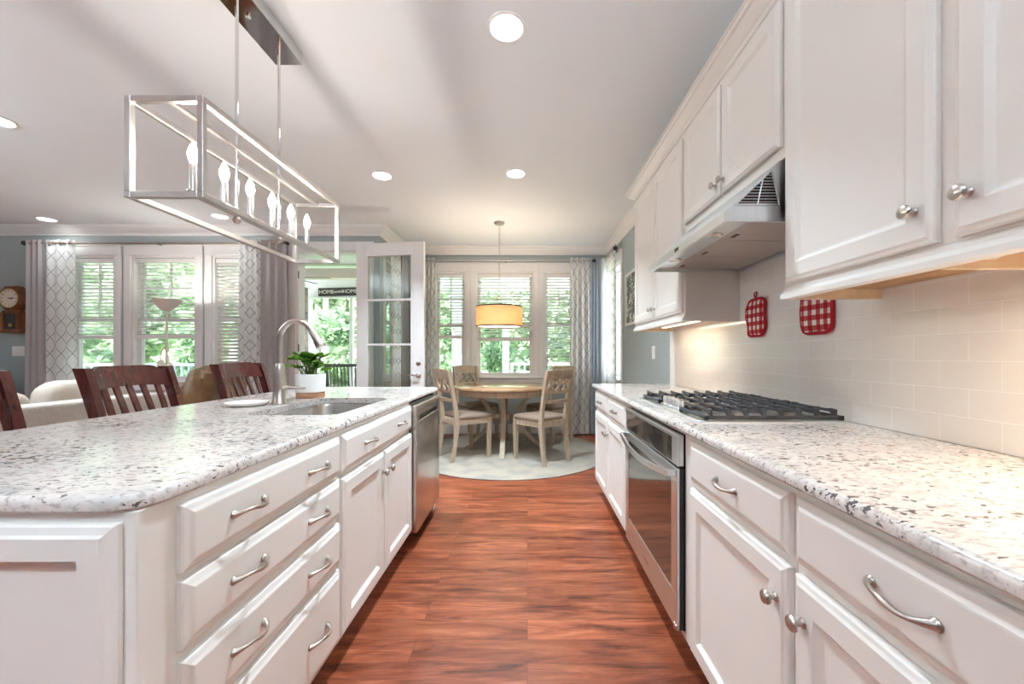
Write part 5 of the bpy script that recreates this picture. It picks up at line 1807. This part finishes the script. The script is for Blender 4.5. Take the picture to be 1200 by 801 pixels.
def post(x, y, w, z1, label, mat='ext', cap=True):
    t = thing('porch_post', (x, y, -0.03), label, 'post', None)
    MB().box(x - w / 2, x + w / 2, y - w / 2, y + w / 2, -0.03, z1, 0.004).build('shaft', mat, t)
    MB().box(x - w / 2 - 0.025, x + w / 2 + 0.025, y - w / 2 - 0.025, y + w / 2 + 0.025, -0.029, 0.12, 0.006).build('plinth', mat, t)
post(-4.42, 8.04, 0.10, 2.299, 'slim white porch post next to the stone pier')
post(-3.55, 8.04, 0.07, 2.299, 'slim white porch post below the lettered sign')
post(-1.42, 8.40, 0.30, 2.499, 'broad white deck post behind the left nook window')
post(-0.46, 8.42, 0.13, 2.499, 'white deck post behind the drum pendant')
post(2.4, 8.42, 0.13, 2.499, 'white deck post at the far right of the deck')

t = thing('stone_pier', (-4.51, 7.55, -0.03), 'grey stone pier on the porch left of the doorway view', 'pier')
MB().box(-4.75, -4.27, 7.35, 7.75, -0.03, 2.45, 0.01).build('shaft', 'brick', t)
MB().box(-4.79, -4.23, 7.31, 7.79, 2.45, 2.52, 0.01).build('cap', 'ext', t)

def railing(x0, x1, y, zt, n, label, mat, name='porch_railing'):
    t = thing(name, ((x0 + x1) / 2, y, -0.03), label, 'railing')
    MB().box(x0, x1, y - 0.045, y + 0.045, zt - 0.05, zt, 0.006).build('top_rail', mat, t)
    MB().box(x0, x1, y - 0.025, y + 0.025, 0.08, 0.14, 0.004).build('bottom_rail', mat, t)
    for k in range(5):
        x = x0 + 0.03 + (x1 - x0 - 0.06) * k / 4
        MB().box(x - 0.03, x + 0.03, y - 0.03, y + 0.03, -0.03, zt - 0.051).build('newel', mat, t)
    for k in range(n):
        x = x0 + (x1 - x0) * (k + 0.5) / n
        if min(abs(x - (x0 + 0.03 + (x1 - x0 - 0.06) * q / 4)) for q in range(5)) < 0.05:
            continue
        MB().box(x - 0.018, x + 0.018, y - 0.018, y + 0.018, 0.14, zt - 0.05).build('baluster', mat, t)
railing(-0.36, 2.3, 8.45, 0.985, 22, 'white deck railing seen through the wide nook window', 'ext', 'deck_railing')
railing(-9.0, -4.9, 7.3, 1.0, 30, 'grey deck railing beyond the living room windows', 'rail_grey')

t = thing('low_brick_wall', (1.0, 11.2, -0.55), 'reddish brick garden wall beyond the white deck railing', 'wall')
MB().box(-1.2, 3.5, 11.0, 11.25, -0.55, 0.62).build('brickwork', plain('red_brick', (0.50, 0.24, 0.19), 0.9, 0, 0.15, 8), t)
MB().box(-1.25, 3.55, 10.96, 11.29, 0.62, 0.69, 0.01).build('coping', 'ext', t)

# lettered sign on the porch header
FS = frame((-3.78, 7.958, 0), (1, 0, 0), (0, -1, 0))
t = thing('wooden_sign', (-3.78, 7.95, 2.4), 'dark wooden sign lettered HOME sweet HOME above the porch opening', 'sign')
sr_ = R(1.5)
MB(FS @ Matrix.Translation((0, 2.415, 0)) @ Matrix.Rotation(sr_, 4, 'Z')).box(-0.395, 0.395, -0.082, 0.082, 0.002, 0.022, 0.003).build('board', 'sign', t)
lettering('lettering', 'HOME', 0.105, 'letter', FS, -0.235, 2.408, 0.0235, t, sr_)
lettering('lettering', 'sweet', 0.095, 'letter', FS, 0.0, 2.420, 0.0235, t, sr_ + 0.06)
lettering('lettering', 'HOME', 0.105, 'letter', FS, 0.240, 2.422, 0.0235, t, sr_)

# porch ceiling fan
fx, fy, fz = -3.86, 6.45, 2.44
t = thing('ceiling_fan', (fx, fy, 2.73), 'dark green ceiling fan on the porch, cut by the doorway', 'fan')
MB().tube([(fx, fy, fz + 0.08), (fx, fy, 2.738)], 0.014, 10).build('downrod', 'fan', t)
MB().lathe([(0.02, fz - 0.09), (0.07, fz - 0.08), (0.11, fz - 0.03), (0.12, fz + 0.03), (0.09, fz + 0.08), (0.02, fz + 0.10)], (fx, fy, 0), 'Z', 28).build('motor', 'fan', t)
for k in range(5):
    a = R(8 + 72 * k)
    mb = MB(Matrix.Translation((fx, fy, fz - 0.02)) @ Matrix.Rotation(a, 4, 'Z') @ Matrix.Rotation(R(10), 4, 'X'))
    mb.prism([(0.10, -0.025), (0.17, -0.055), (0.58, -0.070), (0.62, -0.04), (0.62, 0.04), (0.58, 0.070), (0.17, 0.055), (0.10, 0.025)], 'Z', -0.004, 0.004)
    mb.build('blade', 'fan', t)

# patio chairs
def patio_chair(x, y, rz, label):
    t = thing('patio_chair', (0, 0, -0.03), label, 'chair', 'grey slatted patio chairs on the porch')
    W = 0.33
    mb = MB()
    for s in (-1, 1):
        mb.sweep([(s * W, 0.30, -0.03), (s * W, 0.30, 0.60)], 0.05, 0.05, up=(0, 1, 0))
        mb.sweep([(s * W, -0.32, -0.03), (s * W, -0.30, 0.42), (s * W, -0.44, 1.0)], 0.05, 0.05, up=(0, 1, 0))
        mb.sweep([(s * W, 0.34, 0.62), (s * W, -0.36, 0.62)], 0.06, 0.03)
    mb.build('frame', 'patio', t)
    MB().box(-W + 0.026, W - 0.026, -0.30, 0.30, 0.36, 0.42, 0.01).build('seat', 'patio', t)
    MB().sweep([(-W - 0.025, -0.435, 0.985), (W + 0.025, -0.435, 0.985)], 0.045, 0.05).build('top_rail', 'patio', t)
    for k in range(11):
        xx = -W + 0.055 + (2 * W - 0.11) * k / 10
        MB().sweep([(xx, -0.305, 0.425), (xx, -0.428, 0.96)], 0.016, 0.022, up=(0, 1, 0)).build('slat', 'patio', t)
    t.location = (x, y, -0.03)
    t.rotation_euler = (0, 0, rz)
    return t
patio_chair(-3.02, 6.92, R(12), 'grey slatted patio chair just left of the open glazed door')
patio_chair(-3.90, 6.72, R(-14), 'grey slatted patio chair directly behind the potted plant')

# trees and shrubs
def tree(name, x, y, h, rad, zb, n, leaf, label, cat, mat, trunk=0.16, seed=0, group='trees behind the house'):
    rnd = random.Random(seed)
    t = thing(name, (x, y, -0.55), label, cat, group)
    lobes = []
    for k in range(9 if cat == 'tree' else 5):
        a = rnd.random() * 2 * PI
        d = rad * rnd.uniform(0.15, 0.7)
        z = zb + (h - zb) * rnd.uniform(0.12, 0.95)
        lobes.append((x + d * math.cos(a), y + d * math.sin(a), z, rad * rnd.uniform(0.45, 0.8)))
    if trunk:
        top = zb + (h - zb) * 0.7
        MB().tube([(x, y, -0.56), (x + rnd.uniform(-.05, .05), y, 0.6), (x + rnd.uniform(-.1, .1), y, zb + 0.5), (x + rnd.uniform(-.2, .2), y + rnd.uniform(-.2, .2), top)], [trunk * 1.2, trunk, trunk * 0.85, trunk * 0.25], 12).build('trunk', 'bark', t)
    else:
        MB().tube([(x, y, -0.56), (x + 0.03, y, 0.1), (x, y + 0.03, h * 0.5)], [0.05, 0.04, 0.015], 8).build('stem', 'bark', t)
    vs_, fs = [], []
    for i in range(n):
        lx_, ly_, lz_, lr = lobes[i % len(lobes)]
        v = Vector((rnd.gauss(0, 1), rnd.gauss(0, 1), rnd.gauss(0, 1))).normalized() * lr * (0.55 + 0.45 * rnd.random() ** 0.5)
        p = Vector((lx_ + v.x, ly_ + v.y, max(lz_ + v.z * 0.85, -0.5)))
        a = Vector((rnd.gauss(0, 1), rnd.gauss(0, 1), rnd.gauss(0, .6))).normalized()
        b_ = a.cross(Vector((rnd.gauss(0, 1), rnd.gauss(0, 1), rnd.gauss(0, 1)))).normalized()
        s = leaf * rnd.uniform(0.6, 1.2)
        k = len(vs_)
        vs_ += [tuple(p - a * s), tuple(p + b_ * s * 0.42 + a * s * 0.1), tuple(p + a * s), tuple(p - b_ * s * 0.42 + a * s * 0.1)]
        fs.append((k, k + 1, k + 2, k + 3))
    mb = MB()
    mb.add(vs_, fs)
    mb.build('crown', mat, t, recalc=False)
rnd = random.Random(11)
tr = [(-13.2, 13.0, 'seen past the octagonal clock side curtain'), (-11.3, 11.5, 'behind the left living room window'), (-9.6, 13.2, 'between the two left living room windows'),
      (-8.2, 11.0, 'behind the cream floor lamp'), (-7.3, 14.0, 'left of the porch view'), (-6.0, 11.8, 'behind the stone pier'), (-4.9, 13.4, 'in the middle of the porch view'),
      (-3.4, 12.0, 'behind the open glazed door'), (-1.8, 14.2, 'behind the left nook window'), (0.25, 13.0, 'behind the drum pendant'), (1.6, 14.0, 'behind the right nook window'), (3.2, 13.0, 'at the far right of the garden')]
for i, (x, y, w_) in enumerate(tr):
    tree('garden_tree', x, y, rnd.uniform(6.2, 8.0), rnd.uniform(0.80, 0.92), rnd.uniform(0.3, 1.0), 2600, 0.19, 'light green leafy tree ' + w_, 'tree', 'tree', rnd.uniform(0.12, 0.2), 100 + i)
sh_ = [(-11.5, 9.6, 'beyond the left living room window'), (-9.8, 9.2, 'beyond the gap between living room windows'), (-8.0, 9.4, 'below the cream floor lamp'), (-6.2, 9.6, 'left of the porch'), (-4.8, 9.7, 'left in the porch opening'), (-3.4, 10.0, 'right in the porch opening'),
       (-1.9, 10.2, 'behind the broad white deck post'), (-0.7, 9.9, 'left of the brick garden wall'), (-1.0, 12.3, 'over the brick garden wall'), (1.9, 10.2, 'right of the white deck railing'), (2.3, 12.6, 'behind the right nook window')]
for i, (x, y, w_) in enumerate(sh_):
    tree('garden_shrub', x, y, rnd.uniform(1.9, 2.7), rnd.uniform(0.48, 0.60), 0.0, 1300, 0.11, 'dark green shrub ' + w_, 'shrub', 'tree_dark', 0, 300 + i, 'shrubs behind the house')

# the dense wood behind the garden, too tangled to count
rnd = random.Random(77)
vs_, fs = [], []
for i in range(20000):
    p = Vector((rnd.uniform(-27, 9), rnd.uniform(17.0, 20.0), -0.5 + 9.5 * rnd.random() ** 1.15))
    a = Vector((rnd.gauss(0, 1), rnd.gauss(0, 1), rnd.gauss(0, .6))).normalized()
    b_ = a.cross(Vector((rnd.gauss(0, 1), rnd.gauss(0, 1), rnd.gauss(0, 1)))).normalized()
    s = 0.36 * rnd.uniform(0.6, 1.25)
    k = len(vs_)
    vs_ += [tuple(p - a * s), tuple(p + b_ * s * 0.45 + a * s * 0.1), tuple(p + a * s), tuple(p - b_ * s * 0.45 + a * s * 0.1)]
    fs.append((k, k + 1, k + 2, k + 3))
mb = MB()
mb.add(vs_, fs)
o = mb.build('woodland', 'tree', recalc=False)
tag(o, 'dense light green woodland filling the background beyond the garden trees', 'woodland')
o['kind'] = 'stuff'
